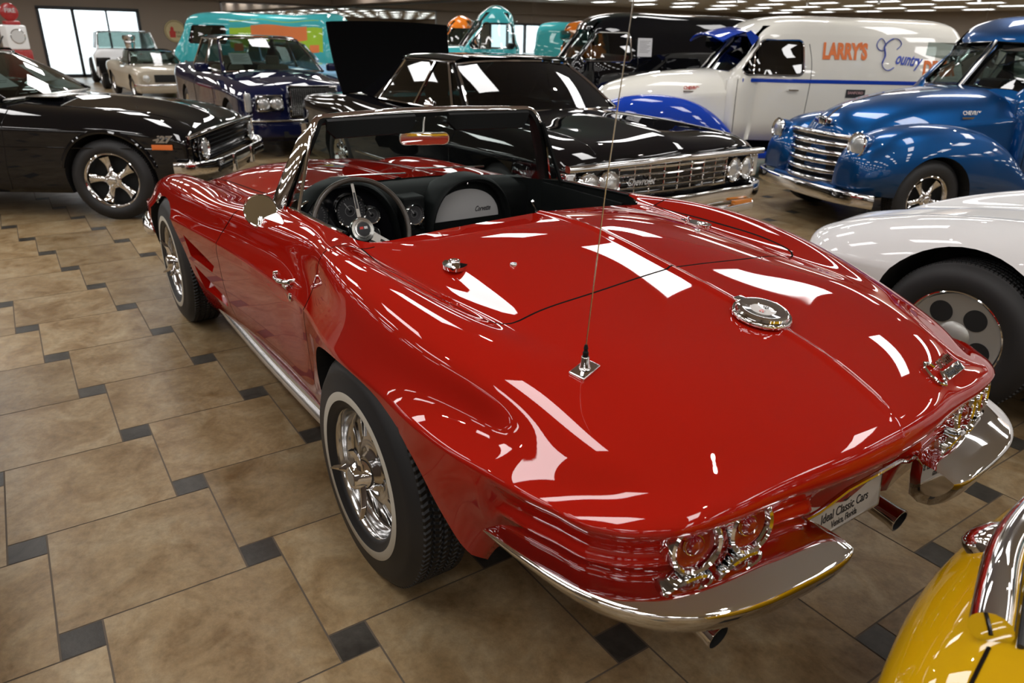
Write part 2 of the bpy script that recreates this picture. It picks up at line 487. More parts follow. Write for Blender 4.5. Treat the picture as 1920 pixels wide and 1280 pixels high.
st('ceiling', (X0 - t_, Y0 - t_, ZC), (X1 + t_, Y1 + t_, ZC + .15), CEILM)
# window frame
wf = B(); fx0, fx1 = X1 - .03, X1 + .12
for y in (WX0, WX0 - .97, WX0 - 1.95, WX1):
    wd = .045 if y in (WX0, WX1, WX0 - .97) else .025
    wf.box((fx0, y - wd, 0), (fx1, y + wd, WZ))
wf.box((fx0, WX0 + .045, WZ - .05), (fx1, WX1 - .045, WZ + .05)); wf.box((fx0, WX0, 0), (fx1, WX1, .1))
wo = tag(wf.out('window_1', [DKMETAL], None, smooth=False), kind='structure')
B().box((X1 + .04, WX0, .1), (X1 + .05, WX1, WZ)).out('pane', [glassm('window_glass', (.95, .97, .97))], wo, smooth=False)
# mirrors: back wall from y=-4.6 to the corner, all of the right wall
def mirrors():
    k = 0
    y = -6.12
    while y > Y0 + .05:
        y2 = max(y - 1.22, Y0 + .02)
        st('trim_%d' % (10 + k), (X1 - .012, y - .004, .1), (X1 - .001, y2 + .004, 2.45), MIRR); k += 1; y = y2
    x = X1 - .04
    while x > -6:
        x2 = x - 1.83
        st('trim_%d' % (10 + k), (x - .004, Y0 + .001, .1), (x2 + .004, Y0 + .012, 2.45 ), MIRR); k += 1; x = x2
    f = B()
    f.box((X1 - .03, -6.07, 2.45), (X1, Y0, 2.50)); f.box((X1 - .03, -6.07, 0), (X1, -6.13, 2.5))
    f.box((X1, Y0 + .03, 2.45), (-6, Y0, 2.50))
    tag(f.out('trim_1', [SEAM], None, smooth=False), kind='structure')
mirrors()
st('trim_2', (X1 - .5, Y1, 2.52), (X1, Y0, ZC), pm('soffit_paint', (.22, .17, .13), .8))
st('trim_3', (X1 - .5, Y0 + .45, 2.52), (X0, Y0, ZC), bpy.data.materials['soffit_paint'])
st('shadow_blocker', (-1.3, 1.92, 0), (2.2, 2.0, 1.05), pm('blocker_paint', (.10, .075, .055), .7))  # unseen low panel, added out of view to shade the lower left floor
# outside
st('ground_outside', (X1 + .25, -14, -.12), (X1 + 30, 14, -.02), pm('pale_concrete', (.75, .75, .72), .8))

# ceiling lights
LAMP = emi('lamp_diffuser', (1, .975, .96), 12.5)
FRM = pm('lamp_frame', (.7, .7, .7), .5)
t0 = empty('ceiling_light', (0, 0, ZC), 0, 'x', 'ceiling light', 'fluorescent ceiling lights')
fb = B(); W_, H_ = .60, .21
for a, b in (((-W_ - .02, -H_ - .02), (W_ + .02, -H_)), ((-W_ - .02, H_), (W_ + .02, H_ + .02)), ((-W_ - .02, -H_), (-W_, H_)), ((W_, -H_), (W_ + .02, H_))):
    fb.box((*a, -.03), (*b, 0))
fb.out('lamp_frame', [FRM], t0, smooth=False)
mk('diffuser', [(-W_, -H_, -.02), (-W_, H_, -.02), (W_, H_, -.02), (W_, -H_, -.02)], [(0, 1, 2, 3)], LAMP, t0, smooth=False)
t0['label'] = 'rectangular white fluorescent panel set in the showroom ceiling'
first = True
for ix in range(15):
    for iy in range(10):
        x = -9.95 + ix * 2.4; y = -9.83 + iy * 2.42
        if ix == 4 and iy == 3: continue
        if ix == 4 and iy == 4: y = .75
        o = t0 if first else copy_tree(t0)
        first = False; o.location = (x, y, ZC)
# small spot lamps
BULB = emi('bulb', (1, .95, .88), 300.0)
s0 = empty('spot_lamp', (0, 0, ZC), 0, 'small white spot lamp fixed to the showroom ceiling', 'spot lamp', 'small ceiling spot lamps')
B().lathe([(0, 0), (.05, 0), (.05, -.02), (.012, -.03), (.012, -.09), (.045, -.10), (.05, -.22), (.042, -.22), (.038, -.12), (0, -.12)], 16).out('lamp_body', [FRM], s0)
B().lathe([(0, -.205), (.036, -.205)], 16).out('bulb', [BULB], s0, smooth=False)
first = True
for ix in range(8):
    for iy in range(4):
        o = s0 if first else copy_tree(s0)
        first = False; o.location = (-5.2 + ix * 3.0 + .3 * ((iy * 7) % 3), -7.3 + iy * 3.2 + .25 * ((ix * 5) % 3), ZC)
# ============================================================= red convertible
car = empty('convertible_car', (0, 0, 0), 0, 'red open convertible with whitewall tyres and chrome rear bumpers, nearest in the showroom', 'car')
ST = [  # x : rows spine..shoulder (y, z)
 (-.955, [(0, .775), (.24, .772), (.43, .765), (.51, .758), (.57, .748), (.615, .735), (.655, .718), (.685, .695), (.700, .664)]),
 (-.80, [(0, .829), (.25, .825), (.45, .823), (.53, .816), (.60, .806), (.655, .790), (.70, .765), (.735, .725), (.752, .672)]),
 (-.63, [(0, .865), (.26, .857), (.47, .853), (.55, .845), (.62, .841), (.69, .828), (.75, .796), (.790, .745), (.806, .682)]),
 (-.45, [(0, .894), (.27, .882), (.49, .869), (.57, .857), (.64, .864), (.715, .862), (.785, .828), (.830, .765), (.846, .690)]),
 (-.28, [(0, .918), (.28, .903), (.51, .878), (.59, .862), (.66, .880), (.735, .886), (.805, .850), (.852, .780), (.866, .697)]),
 (-.05, [(0, .946), (.29, .929), (.53, .889), (.61, .866), (.67, .890), (.74, .906), (.81, .874), (.862, .798), (.878, .700)]),
 (.16, [(0, .956), (.30, .940), (.54, .897), (.62, .872), (.68, .895), (.745, .916), (.81, .884), (.855, .808), (.872, .703)]),
 (.36, [(0, .948), (.30, .930), (.55, .899), (.63, .886), (.68, .900), (.735, .912), (.785, .882), (.822, .808), (.842, .703)]),
 (.52, [(0, .94), (.30, .92), (.55, .90), (.62, .900), (.66, .907), (.71, .904), (.755, .876), (.797, .803), (.820, .702)]),
 (.80, [(0, .92), (.30, .91), (.55, .90), (.61, .900), (.65, .902), (.70, .892), (.745, .862), (.792, .795), (.818, .700)]),
 (1.10, [(0, .91), (.30, .905), (.55, .893), (.61, .886), (.66, .880), (.71, .866), (.755, .840), (.800, .783), (.824, .692)]),
 (1.40, [(0, .892), (.30, .885), (.53, .860), (.60, .846), (.66, .842), (.72, .838), (.77, .818), (.812, .768), (.834, .680)]),
 (1.75, [(0, .880), (.28, .868), (.48, .812), (.56, .788), (.64, .795), (.72, .808), (.79, .795), (.835, .740), (.852, .663)]),
 (2.15, [(0, .858), (.28, .846), (.46, .778), (.54, .752), (.63, .778), (.72, .800), (.80, .782), (.855, .720), (.875, .643)]),
 (2.55, [(0, .818), (.28, .806), (.45, .745), (.53, .722), (.62, .755), (.71, .784), (.80, .760), (.862, .695), (.885, .615)]),
 (2.90, [(0, .752), (.28, .742), (.45, .698), (.53, .682), (.62, .715), (.70, .742), (.79, .712), (.850, .650), (.874, .582)]),
 (3.15, [(0, .680), (.28, .672), (.45, .645), (.53, .638), (.61, .662), (.68, .676), (.76, .650), (.815, .600), (.838, .555)]),
 (3.30, [(0, .625), (.28, .618), (.45, .600), (.53, .598), (.60, .612), (.67, .618), (.73, .600), (.775, .568), (.796, .540)]),
]
net = []
def bow(x, y, c): return x + c * (y / .7) ** 2.4
# tail: lip column and two that roll over it
net.append([(-1.050, 0, .684), (-1.035, .20, .683), (-1.013, .36, .682), (-1.005, .46, .681), (-.993, .55, .680), (-.977, .62, .679), (-.950, .675, .678), (-.915, .722, .677), (-.862, .765, .676)])
net.append([(-1.047, 0, .708), (-1.031, .205, .704), (-1.006, .365, .702), (-.996, .465, .700), (-.981, .55, .699), (-.962, .613, .697), (-.931, .667, .694), (-.890, .714, .690), (-.835, .779, .682)])
net.append([(-1.030, 0, .735), (-1.010, .215, .729), (-.979, .38, .723), (-.963, .475, .720), (-.941, .555, .716), (-.914, .611, .711), (-.878, .664, .705), (-.838, .716, .696), (-.792, .790, .683)])
net.append([(-.955, 0, .776), (-.935, .24, .771), (-.900, .43, .765), (-.880, .51, .758), (-.853, .58, .750), (-.83, .64, .742), (-.80, .69, .729), (-.77, .742, .707), (-.735, .808, .684)])
net.append([(-.82, 0, .826), (-.80, .25, .822), (-.768, .45, .814), (-.748, .53, .807), (-.722, .60, .799), (-.70, .665, .789), (-.678, .722, .768), (-.652, .775, .730), (-.625, .836, .687)])
ST = [(x, [(y - (.016 if k == 7 and x > -.7 else 0), z - (.014 if k == 7 and x > -.7 else 0)) for k, (y, z) in enumerate(r)]) for x, r in ST]
for x, r in ST[2:]:
    if x == -.63: r2 = [(x + .11 * (y / .8) ** 2, y, z) for y, z in r]; r2[-1] = (-.505, .858, .688); net.append(r2); continue
    if x == -.45: r2 = [(x + .09 * (y / .8) ** 2, y, z) for y, z in r]; r2[-1] = (-.345, .872, .692); net.append(r2); continue
    if x == -.28: r2 = [(x + .06 * (y / .8) ** 2, y, z) for y, z in r]; r2[-1] = (-.21, .872, .697); net.append(r2); continue
    net.append([(x, y, z) for y, z in r])
net.append([(3.37 - .035 * (y / .78) ** 3, y, z) for y, z in [(0, .575), (.28, .570), (.44, .562), (.52, .562), (.58, .568), (.64, .570), (.69, .562), (.73, .548), (.755, .532)]])
net.append([(3.405 - .065 * (y / .72) ** 3, y, z) for y, z in [(0, .535), (.27, .532), (.43, .528), (.50, .527), (.56, .527), (.61, .526), (.655, .525), (.69, .524), (.715, .522)]])
def lowside(x, zc):
    k = lerpk([(-.8, (.0, .012, .035, .06, .075, .10)), (-.45, (0, .008, .022, .035, .055, .10)), (0, (0, .005, .012, .022, .045, .09)), (.45, (0, .004, .010, .024, .055, .10)),
               (1.0, (0, .004, .012, .030, .062, .105)), (1.8, (0, .005, .014, .032, .065, .105)), (2.4, (0, .005, .015, .03, .055, .10)), (3.2, (0, .006, .015, .025, .04, .05))], x)
    zs = (zc - .028, .60, .50, .39, .28, .19)
    if x < -.30 or x > 2.7:
        lo = lerpk([(-.60, (.43,)), (-.42, (.19,))], x)[0] if x < 0 else lerpk([(2.75, (.19,)), (3.0, (.30,))], x)[0]
        zs = list(np.interp(np.linspace(0, 1, 7)[1:], [0, 1], [zc, lo]))
    zs = [min(z, zc - .03 - .045 * i) for i, z in enumerate(zs)]
    return k, zs
TAIL = [(.003, .668), (.011, .654), (.022, .640), (.032, .624), (.040, .608), (.044, .597), (.038, .588), (.034, .578), (.038, .567), (.050, .556), (.065, .53), (.078, .48), (.085, .43)]
CEN = [(.002, .670), (.010, .655), (.024, .636), (.042, .618), (.060, .602), (.078, .585), (.084, .567), (.087, .545), (.09, .52), (.095, .49), (.098, .46), (.10, .44), (.10, .43)]
NOSE = [(.002, .515), (.012, .49), (.03, .46), (.04, .43), (.04, .40), (.04, .385), (.04, .37), (.04, .355), (.04, .345), (.04, .335), (.04, .325), (.04, .31), (.04, .30)]
def vlow(p, n):
    k, zs = lowside(p[0], p[2])
    n0 = 13
    s = np.linspace(0, 1, n0 + 1)[1:]
    kk = np.interp(s, np.linspace(0, 1, 7), [0, *k]); zz = np.interp(s, np.linspace(0, 1, 7), [p[2], *zs])
    z2 = p[2]
    # rounded edge just under the shoulder line
    kk[0] = .0012; zz[0] = z2 - .010
    if p[0] < 1:
        # the moulding round the tail runs on to about x = -.6
        w = min(1, max(0, (-.60 - p[0]) / .035)) if p[0] < -.5 else 0.
        w = w * w * (3 - 2 * w); t = TAIL
    else:
        w = min(1, max(0, n[0] - .3) / .5); t = NOSE
    a = np.array([q[0] for q in t]); b = np.array([q[1] for q in t]) + (p[2] - .682 if p[0] < 1 else p[2] - .527) * np.linspace(1, .0, 13)
    if p[0] < -.5:
        wc = min(1, max(0, (.235 - p[1]) / .03)); wc = wc * wc * (3 - 2 * wc)
        a = a * (1 - wc) + np.array([q[0] for q in CEN]) * wc; b = b * (1 - wc) + np.array([q[1] for q in CEN]) * wc
    if p[0] < 1:
        side = 1 - min(1, max(0, -n[0] - .1) / .6)      # less fall-away round the corner
        a = a + side * .0
    return [(kk[i] * (1 - w) + a[i] * w, zz[i] * (1 - w) + b[i] * w) for i in range(13)]
V, F = hull(net, 190, 70, vlow, ridge=(1., .006, 9., -1.02))
WELL = DARK
body = Body('body', V, F, [RED, WELL, SOFT], car)
# wheel openings
c = B()
def arch(xc, zc, rx, rz, n=40, top=None):
    P = []
    for i in range(n + 1):
        a = -.30 + (PI + .60) * i / n
        x = xc + rx * math.cos(a); z = zc + rz * math.sin(a)
        if top is not None and z > top: z = top + (z - top) * .35
        P.append((x, z))
    return P
AR = [tuple(p) for p in curve([(-.53, .08), (-.515, .36), (-.470, .475), (-.395, .575), (-.30, .640), (-.18, .678), (-.05, .690), (.10, .686), (.215, .668), (.295, .625), (.340, .555), (.352, .45), (.350, .08)], 60)]
AF = arch(2.455, .335, .405, .365)
for P in (AR, AF):
    for sg in (1, -1):
        M = Matrix(((1, 0, 0, 0), (0, 0, 1, 0), (0, 1, 0, 0), (0, 0, 0, 1)))
        c.prism(P, sg * .50, sg * 1.05, 1, M)
ct = cutter(c, [RED, WELL, SOFT]); body.cut(ct); kill(ct)
# cockpit
def offs(P, d):
    """offset a closed 2-D polygon (counter-clockwise) inwards by d"""
    n = len(P); o = []
    ar = sum(P[i][0] * P[(i + 1) % n][1] - P[(i + 1) % n][0] * P[i][1] for i in range(n))
    sg = 1 if ar > 0 else -1
    for i in range(n):
        a = Vector(P[i - 1]); b = Vector(P[i]); c_ = Vector(P[(i + 1) % n])
        t = ((b - a).normalized() + (c_ - b).normalized()); t = t.normalized() if t.length > 1e-6 else (c_ - b).normalized()
        nn = Vector((-t.y, t.x)) * sg
        o.append(tuple(b + nn * d))
    return o
front = [(1.42, .0), (1.41, .25), (1.36, .42), (1.27, .53), (1.17, .595), (1.10, .625)]
rear = [(.56, .640), (.49, .632), (.435, .60), (.40, .55), (.365, .42), (.335, .28), (.315, .12), (.31, 0)]
half = list(map(tuple, curve(front, 14))) + [(.9, .638), (.7, .642)] + list(map(tuple, curve(rear, 18)))
CK = half + [(x, -y) for x, y in half[::-1][1:-1]]
c = B(); c.prism(CK, .36, 1.3, 2); ct = cutter(c, [RED, WELL, SOFT]); body.cut(ct); kill(ct)
# doors (side view outline x,z) as parts of their own
DO = [(.375, 1.2), (.378, .95), (.388, .88), (.405, .82), (.430, .76), (.450, .70), (.458, .60), (.468, .50), (.480, .40), (.482, .295), (.52, .275), (1.0, .272), (1.50, .272), (1.53, .30), (1.52, .45), (1.50, .62), (1.475, .72), (1.40, .80), (1.36, .86), (1.35, 1.2)]
def vp(P, y0, y1, m=0):
    b = B(); b.prism(P, y0, y1, m, Matrix(((1, 0, 0, 0), (0, 0, 1, 0), (0, 1, 0, 0), (0, 0, 0, 1)))); return b
parts = []
for sg in (1, -1):
    ci = cutter(vp(offs(DO, .0032), sg * .60, sg * 1.1), [DARK, DARK, DARK]); d = body.part('door', ci); kill(ci)
    co = cutter(vp(offs(DO, -.0032), sg * .60, sg * 1.1), [DARK, DARK, DARK]); body.cut(co); kill(co)
    parts.append(d)
# deck lid (plan outline x,y)
lid = [(.38, .645), (.25, .655), (.05, .655), (-.12, .648), (-.24, .630), (-.30, .605), (-.322, .575), (-.328, .52), (-.330, .35), (-.322, .15), (-.318, .0)]
lh = list(map(tuple, curve([(.60, .655), (.50, .655)] + lid, 60)))
LD = lh + [(x, -y) for x, y in lh[::-1][1:]]
b1 = B(); b1.prism(offs(LD, .0032), .80, 1.2, 0); ci = cutter(b1, [DARK] * 3); dl = body.part('deck_lid', ci); kill(ci)
b1 = B(); b1.prism(offs(LD, -.0032), .80, 1.2, 0); co = cutter(b1, [DARK] * 3); body.cut(co); kill(co)
parts.append(dl)
# front lid (bonnet)
BN = [(1.50, .0), (1.50, .40), (1.56, .50), (2.9, .47), (3.12, .44), (3.16, 0)]
BN = BN + [(x, -y) for x, y in BN[::-1][1:-1]]
b1 = B(); b1.prism(offs(BN, .0032), .58, 1.2, 0); ci = cutter(b1, [DARK] * 3); hd = body.part('bonnet', ci); kill(ci)
b1 = B(); b1.prism(offs(BN, -.0032), .58, 1.2, 0); co = cutter(b1, [DARK] * 3); body.cut(co); kill(co)
parts.append(hd)
# vent recesses behind the front wheel
for sg in (1, -1):
    for P in ([(2.02, .60), (1.60, .545), (1.66, .50), (1.99, .50)], [(1.98, .455), (1.55, .40), (1.60, .345), (1.94, .34)]):
        q = cutter(vp(P, sg * .79, sg * 1.0, 0), [RED] * 3); body.cut(q); kill(q)
body.finish()
for d in parts: body.finish(d)
# ---- wheels
def tread_mat():
    m = pm('tread_rubber', (.010, .010, .011), .6); t = m.node_tree; N = t.nodes; L = t.links; b = N['Principled BSDF']
    tc = N.new('ShaderNodeTexCoord'); sp = N.new('ShaderNodeSeparateXYZ'); L.new(tc.outputs['Object'], sp.inputs[0])
    a = N.new('ShaderNodeMath'); a.operation = 'ARCTAN2'; L.new(sp.outputs[1], a.inputs[0]); L.new(sp.outputs[0], a.inputs[1])
    z = N.new('ShaderNodeMath'); z.operation = 'MULTIPLY'; z.inputs[1].default_value = 40; L.new(sp.outputs[2], z.inputs[0])
    k = N.new('ShaderNodeMath'); k.operation = 'MULTIPLY'; k.inputs[1].default_value = 110; L.new(a.outputs[0], k.inputs[0])
    zz = N.new('ShaderNodeMath'); zz.operation = 'PINGPONG'; zz.inputs[1].default_value = 1.; L.new(z.outputs[0], zz.inputs[0])
    z3 = N.new('ShaderNodeMath'); z3.operation = 'MULTIPLY'; z3.inputs[1].default_value = 3.; L.new(zz.outputs[0], z3.inputs[0])
    ad = N.new('ShaderNodeMath'); ad.operation = 'ADD'; L.new(k.outputs[0], ad.inputs[0]); L.new(z3.outputs[0], ad.inputs[1])
    s = N.new('ShaderNodeMath'); s.operation = 'SINE'; L.new(ad.outputs[0], s.inputs[0])
    bp = N.new('ShaderNodeBump'); bp.inputs['Strength'].default_value = .9; bp.inputs['Distance'].default_value = .006; L.new(s.outputs[0], bp.inputs['Height']); L.new(bp.outputs[0], b.inputs['Normal'])
    return m
TREAD = tread_mat()
def tyre(parent, Rr, Ri, w, white=None, name='tyre'):
    """tyre about local Z, outer face +Z"""
    h = w / 2
    P = [(Ri, -h * .75), (Ri + .02, -h * .96), ((Ri + Rr) / 2, -h * 1.02), (Rr - .03, -h * .88), (Rr - .006, -h * .62)]
    T_ = []
    for k in range(5):
        z = -h * .56 + k * h * .28
        T_ += [(Rr, z - h * .09), (Rr, z + h * .09), (Rr - .006, z + h * .11), (Rr - .006, z + h * .17)]
    T_ = T_[:-2]
    Q = [(Rr - .006, h * .68), (Rr - .012, h * .74), (Rr - .03, h * .88), (Rr - .045, h * .95)]
    ms = [0] * (len(P) - 1) + [1] * (len(T_) + 1) + [0] * 3
    prof = P + T_ + Q
    if white:
        prof += [(white[1] + .002, h * 1.0), (white[1], h * 1.015), (white[0], h * 1.02), (white[0] - .002, h * .995)]; ms += [0, 0, 2, 0]
        prof += [(Ri + .012, h * .93), (Ri + .002, h * .85), (Ri, h * .7)]; ms += [0, 0, 0]
    else:
        prof += [((Ri + Rr) / 2, h * 1.0), (Ri + .02, h * .98), (Ri + .004, h * .86), (Ri, h * .7)]; ms += [0] * 4
    ms = ms[:len(prof) - 1]
    b = B().lathe(prof, 96, ms=ms); o = b.out(name, [RUBBER, TREAD, WHITEWALL], parent, ang=50); return o
def bolt_ring(b, r, z, n, rr, m=0, hh=.02):
    for k in range(n):
        a = 2 * PI * k / n
        b.lathe([(0, hh), (rr * .8, hh), (rr, hh * .7), (rr, 0)], 6, m, T(r * math.cos(a), r * math.sin(a), z))
root_w = tyre(car, .343, .193, .200, (.224, .249), 'wheel')
WHM = lambda x, y, sg: Matrix.Translation((x, y, .343)) @ (RX(-PI / 2) if sg > 0 else RX(PI / 2))
rim = B()
rim.lathe([(.196, -.02), (.198, .064), (.200, .080), (.197, .086), (.191, .082), (.190, .062), (.186, .040), (.180, .033), (.174, .0335), (.168, .036), (.134, .043), (.100, .050), (.088, .0515), (.078, .050), (.062, .056), (.052, .070), (.030, .074), (0, .074)], 96)
rim.out('wheel_cover', [CHROMEW], root_w, ang=60)
zs = lambda r: .036 + (.168 - r) / .068 * .014
sl = B()
for k in range(10):
    M = RZ(2 * PI * k / 10 + .2)
    G = [[(r, y * (.008 + .007 * (r - .108) / .06) , zs(r) + .0012) for y in (-1, 0, 1)] for r in np.linspace(.108, .168, 6)]
    sl.grid(G, 0, M); sl.grid([[(x, y, z - .006) for x, y, z in r] for r in G], 0, M)
    P = [(.104, -.007), (.138, -.0125), (.170, -.017), (.175, -.010), (.175, .010), (.170, .017), (.138, .0125), (.104, .007)]
    sl.tube([(x, y, zs(x) + .002) for x, y in P], .0028, 6, 1, M, closed=True)
sl.out('cover_slots', [DARK, CHROMEW], root_w, ang=60)
sp = B()
sp.lathe([(.050, .070), (.046, .092), (.040, .100), (.034, .118), (.030, .122), (.024, .120), (0, .120)], 48)
for k in range(3):
    a = 2 * PI * k / 3 + 2.3
    P = [(.028, -.020), (.060, -.014), (.112, -.006), (.118, 0), (.112, .006), (.060, .014), (.028, .020)]
    G = []
    for t in np.linspace(0, 1, 8):
        x = .026 + .095 * t; wd = .021 * (1 - t) + .005; zt = .106 + .030 * t * t
        G.append([(x, -wd, zt - .012), (x, -wd * .3, zt), (x, wd * .3, zt), (x, wd, zt - .012), (x, 0, zt - .018)])
    sp.grid(G, 0, RZ(a), close=True)
    e = G[-1]; sp.add(e, [(0, 1, 2, 3, 4)], 0, RZ(a))
sp.out('spinner', [CHROME], root_w, ang=50)
em = B().lathe([(.024, .1215), (0, .1225)], 32); em.out('hub_emblem', [SILVER], root_w)
root_w.matrix_local = WHM(0, .765, 1)
for x, y, sg, r in ((2.489, .765, 1, .5), (0, -.765, -1, 0), (2.489, -.765, -1, .9)):
    o = copy_tree(root_w, car); o.matrix_local = WHM(x, y, sg) @ RZ(r)
ax = B(); ax.tube([(0, -.7, .33), (0, .7, .33)], .04, 12); ax.tube([(2.489, -.7, .33), (2.489, .7, .33)], .035, 12); ax.box((-.2, -.25, .2), (1.9, .25, .34)); ax.out('chassis', [DARK], car)

# ---- rear bumpers
def sweep(stations, prof):
    """stations: (x, y, z, outward(nx,ny), width, height); prof: (d, h)"""
    G = []
    for x, y, z, n, w_, h_ in stations:
        G.append([(x + n[0] * d * w_, y + n[1] * d * w_, z + h * h_) for d, h in prof])
    return G
BP = [(-1.108, .215, .535), (-1.111, .29, .537), (-1.106, .39, .538), (-1.092, .52, .540), (-1.052, .64, .540), (-.983, .730, .542), (-.900, .785, .545), (-.79, .820, .550), (-.64, .850, .560)]
pts = curve(BP, 60)
prof = [(-.145, .028), (-.12, .0275), (-.095, .0260), (-.07, .0232), (-.048, .0187), (-.028, .0125), (-.013, .0074), (-.005, .0046), (0, 0), (.0, -.010), (-.005, -.026), (-.018, -.056), (-.040, -.090), (-.068, -.115), (-.10, -.124), (-.13, -.112), (-.14, -.05)]
st_ = []
L_ = len(pts)
for i, p in enumerate(pts):
    a = pts[max(0, i - 1)]; b_ = pts[min(L_ - 1, i + 1)]; t = (b_ - a)[:2]; t /= np.linalg.norm(t); n = (-t[1] * 1, t[0]) if False else (-(t[1]), t[0])
    if n[0] > 0 and p[1] < .6: n = (-n[0], -n[1])
    s_ = i / (L_ - 1)
    wd = 1 - .62 * max(0, s_ - .35) / .65; hh = 1 - .72 * max(0, s_ - .25) / .75
    e0 = min(1, i / 4.5); e = math.sqrt(max(0, 1 - (1 - e0) ** 2)); 
    if i < 5: wd *= .55 + .45 * e; hh *= .5 + .5 * e; p = p + np.array([.012 * (1 - e), 0, 0])
    if s_ > .9: q = (1 - s_) / .1; e = math.sqrt(max(0, 1 - (1 - q) ** 2)); wd *= .1 + .9 * e; hh *= .15 + .85 * e
    st_.append((p[0], p[1], p[2], n, wd, hh))
for sg in (1, -1):
    G = sweep(st_, prof)
    G = [[(x, y * sg, z) for x, y, z in r] for r in G]
    b = B().grid(G, close=True); k = len(prof)
    b.add(G[0], [tuple(range(k))]); b.add(G[-1], [tuple(range(k))])
    b.out('rear_bumper', [CHROME], car, ang=70)
# ---- tail lamps
for sg in (1, -1):
    for y in (.576, .440):
        h = body.bvh.ray_cast(Vector((-2, y * sg, .620)), Vector((1, 0, 0)))[0]
        ax_ = Vector((-1, .22 * sg if y > .5 else .10 * sg, .10))
        M = axis(h + ax_.normalized() * .004, ax_)
        r = B().lathe([(.060, -.02), (.061, .012), (.059, .022), (.054, .026), (.049, .022), (.047, .010)], 48, 0, M).out('tail_lamp', [CHROME], car)
        l = B().lathe([(.047, .010), (.044, .008), (.030, .004), (.022, .004), (.020, .014), (.014, .022), (0, .026)], 48, 0, M)
        l.out('lens', [LENSR], r, ang=30)
        cr_ = B().lathe([(.0235, .006), (.022, .012), (.0195, .012), (.019, .006)], 32, 0, M); cr_.out('lens_ring', [CHROME], r)
# ---- number plate, trim bar, exhausts
b = B(); b.tube([(-.985, .26, .548), (-.992, .19, .556), (-1.004, .11, .590), (-1.006, 0, .592), (-1.004, -.11, .590), (-.992, -.19, .556), (-.985, -.26, .548)], .006, 8)
b.out('plate_trim', [CHROME], car)
Mpl = frame((-.952, 0, .487), (0, -1, 0), (.10, 0, 1))
pl = B().box((-.153, -.062, -.003), (.153, .062, .003), 0, Mpl, bev=.003).out('number_plate', [pm('plate_grey', (.52, .50, .46), .35)], car)
b = B()
for a, c_ in (((-.157, -.066), (.157, -.061)), ((-.157, .061), (.157, .066)), ((-.157, -.066), (-.152, .066)), ((.152, -.066), (.157, .066))): b.box((*a, -.005), (*c_, .005), 0, Mpl)
b.out('plate_frame', [CHROME], pl)
text('plate_lettering', 'Ideal Classic Cars', .036, Mpl @ T(0, -.016, .0032), INK, pl, .0006, .0004, width=.20)
text('plate_lettering', 'Venice, Florida', .027, Mpl @ T(0, -.045, .0032), INK, pl, .0006, .0002, width=.11)
b = B(); b.lathe([(.024, .0), (.024, .002), (0, .002)], 32, 0, Mpl @ T(0, .028, .0030)); b.prism([(-.075, .008), (-.02, .010), (-.004, .05), (-.03, .055)], .0032, .0036, 1, Mpl); b.prism([(.02, .010), (.075, .030), (.05, .052), (.004, .05)], .0032, .0036, 1, Mpl)
b.out('plate_logo', [INK, pm('plate_gold', (.55, .42, .20), .5)], pl)
text('plate_lettering', '100', .018, Mpl @ T(0, .028, .0055), PAPER, pl, .0005, .0006)
for sg in (1, -1):
    M = axis((-.58, .405 * sg, .300), (-.33, -.012 * sg, -.045))
    b = B().lathe([(.030, -.1), (.031, .27), (.033, .335), (.036, .350), (.036, .356), (.031, .356), (.029, .33), (.028, .1), (0, .1)], 40, 0, M, ms=[0, 0, 0, 0, 0, 1, 1, 1])
    b.out('exhaust_tip', [CHROME, DARK], car)
# ---- side sill trims
for sg in (1, -1):
    G = []
    for x in np.linspace(2.03, .40, 30):
        s_ = (x - .4) / 1.63; y = .755 + .012 * math.sin(PI * s_)
        k = min(1, min(s_, 1 - s_) / .012 + .15)
        G.append([(x, sg * (y - .03), .287), (x, sg * (y + .006), .286), (x, sg * (y + .009), .272), (x, sg * (y - .004 * k), .263), (x, sg * (y + .003 * k), .256), (x, sg * (y + .014 * k), .244), (x, sg * (y + .019 * k), .230), (x, sg * (y + .014 * k), .216), (x, sg * (y + .002), .205), (x, sg * (y - .03), .200)])
    b = B().grid(G, close=True); b.add(G[0], [tuple(range(10))]); b.add(G[-1], [tuple(range(10))])
    b.out('sill_trim', [ALU], car, ang=50)
# ---- filler cap
p0 = body.top(-.635, 0); M = frame(p0 + Vector((0, 0, .001)), (0, -1, 0), (.97, 0, .14)) @ Matrix.Scale(.93, 4)
g = B().lathe([(.082, -.004), (.083, .004), (.080, .008), (.074, .008), (.072, .005), (.073, .004)], 64, 0, M).out('filler_cap', [CHROME], car, ang=45)
b = B().lathe([(.072, .006), (.074, .010), (.072, .017), (.066, .0205), (.058, .0195), (.036, .017), (.034, .0145)], 64, 0, M)
b.box((-.018, .062, .004), (.018, .092, .016), 0, M, bev=.004)
b.out('cap_lid', [CHROME], g, ang=40)
d = B().lathe([(.036, .015), (0, .0175)], 48, 0, M).out('cap_emblem', [pm('emblem_white', (.62, .60, .58), .25, coat=1)], g)
fl = B()
def flag(b, M, cx, cy, w, h, rot, ms):
    for i in range(4):
        for j in range(3):
            b.box((cx + (i - 2) * w, cy + (j - 1.5) * h, 0), (cx + (i - 1) * w, cy + (j - .5) * h, .0012), ms[(i + j) % 2], M @ RZ(rot))
flag(fl, M @ T(-.006, -.004, .0175), -.008, 0, .0035, .0038, .4, (0, 1)); flag(fl, M @ T(.006, .002, .0175), .010, .003, .0035, .0038, -.4, (2, 1))
fl.out('crossed_flags', [REDINK, PAPER, INK], g, smooth=False)
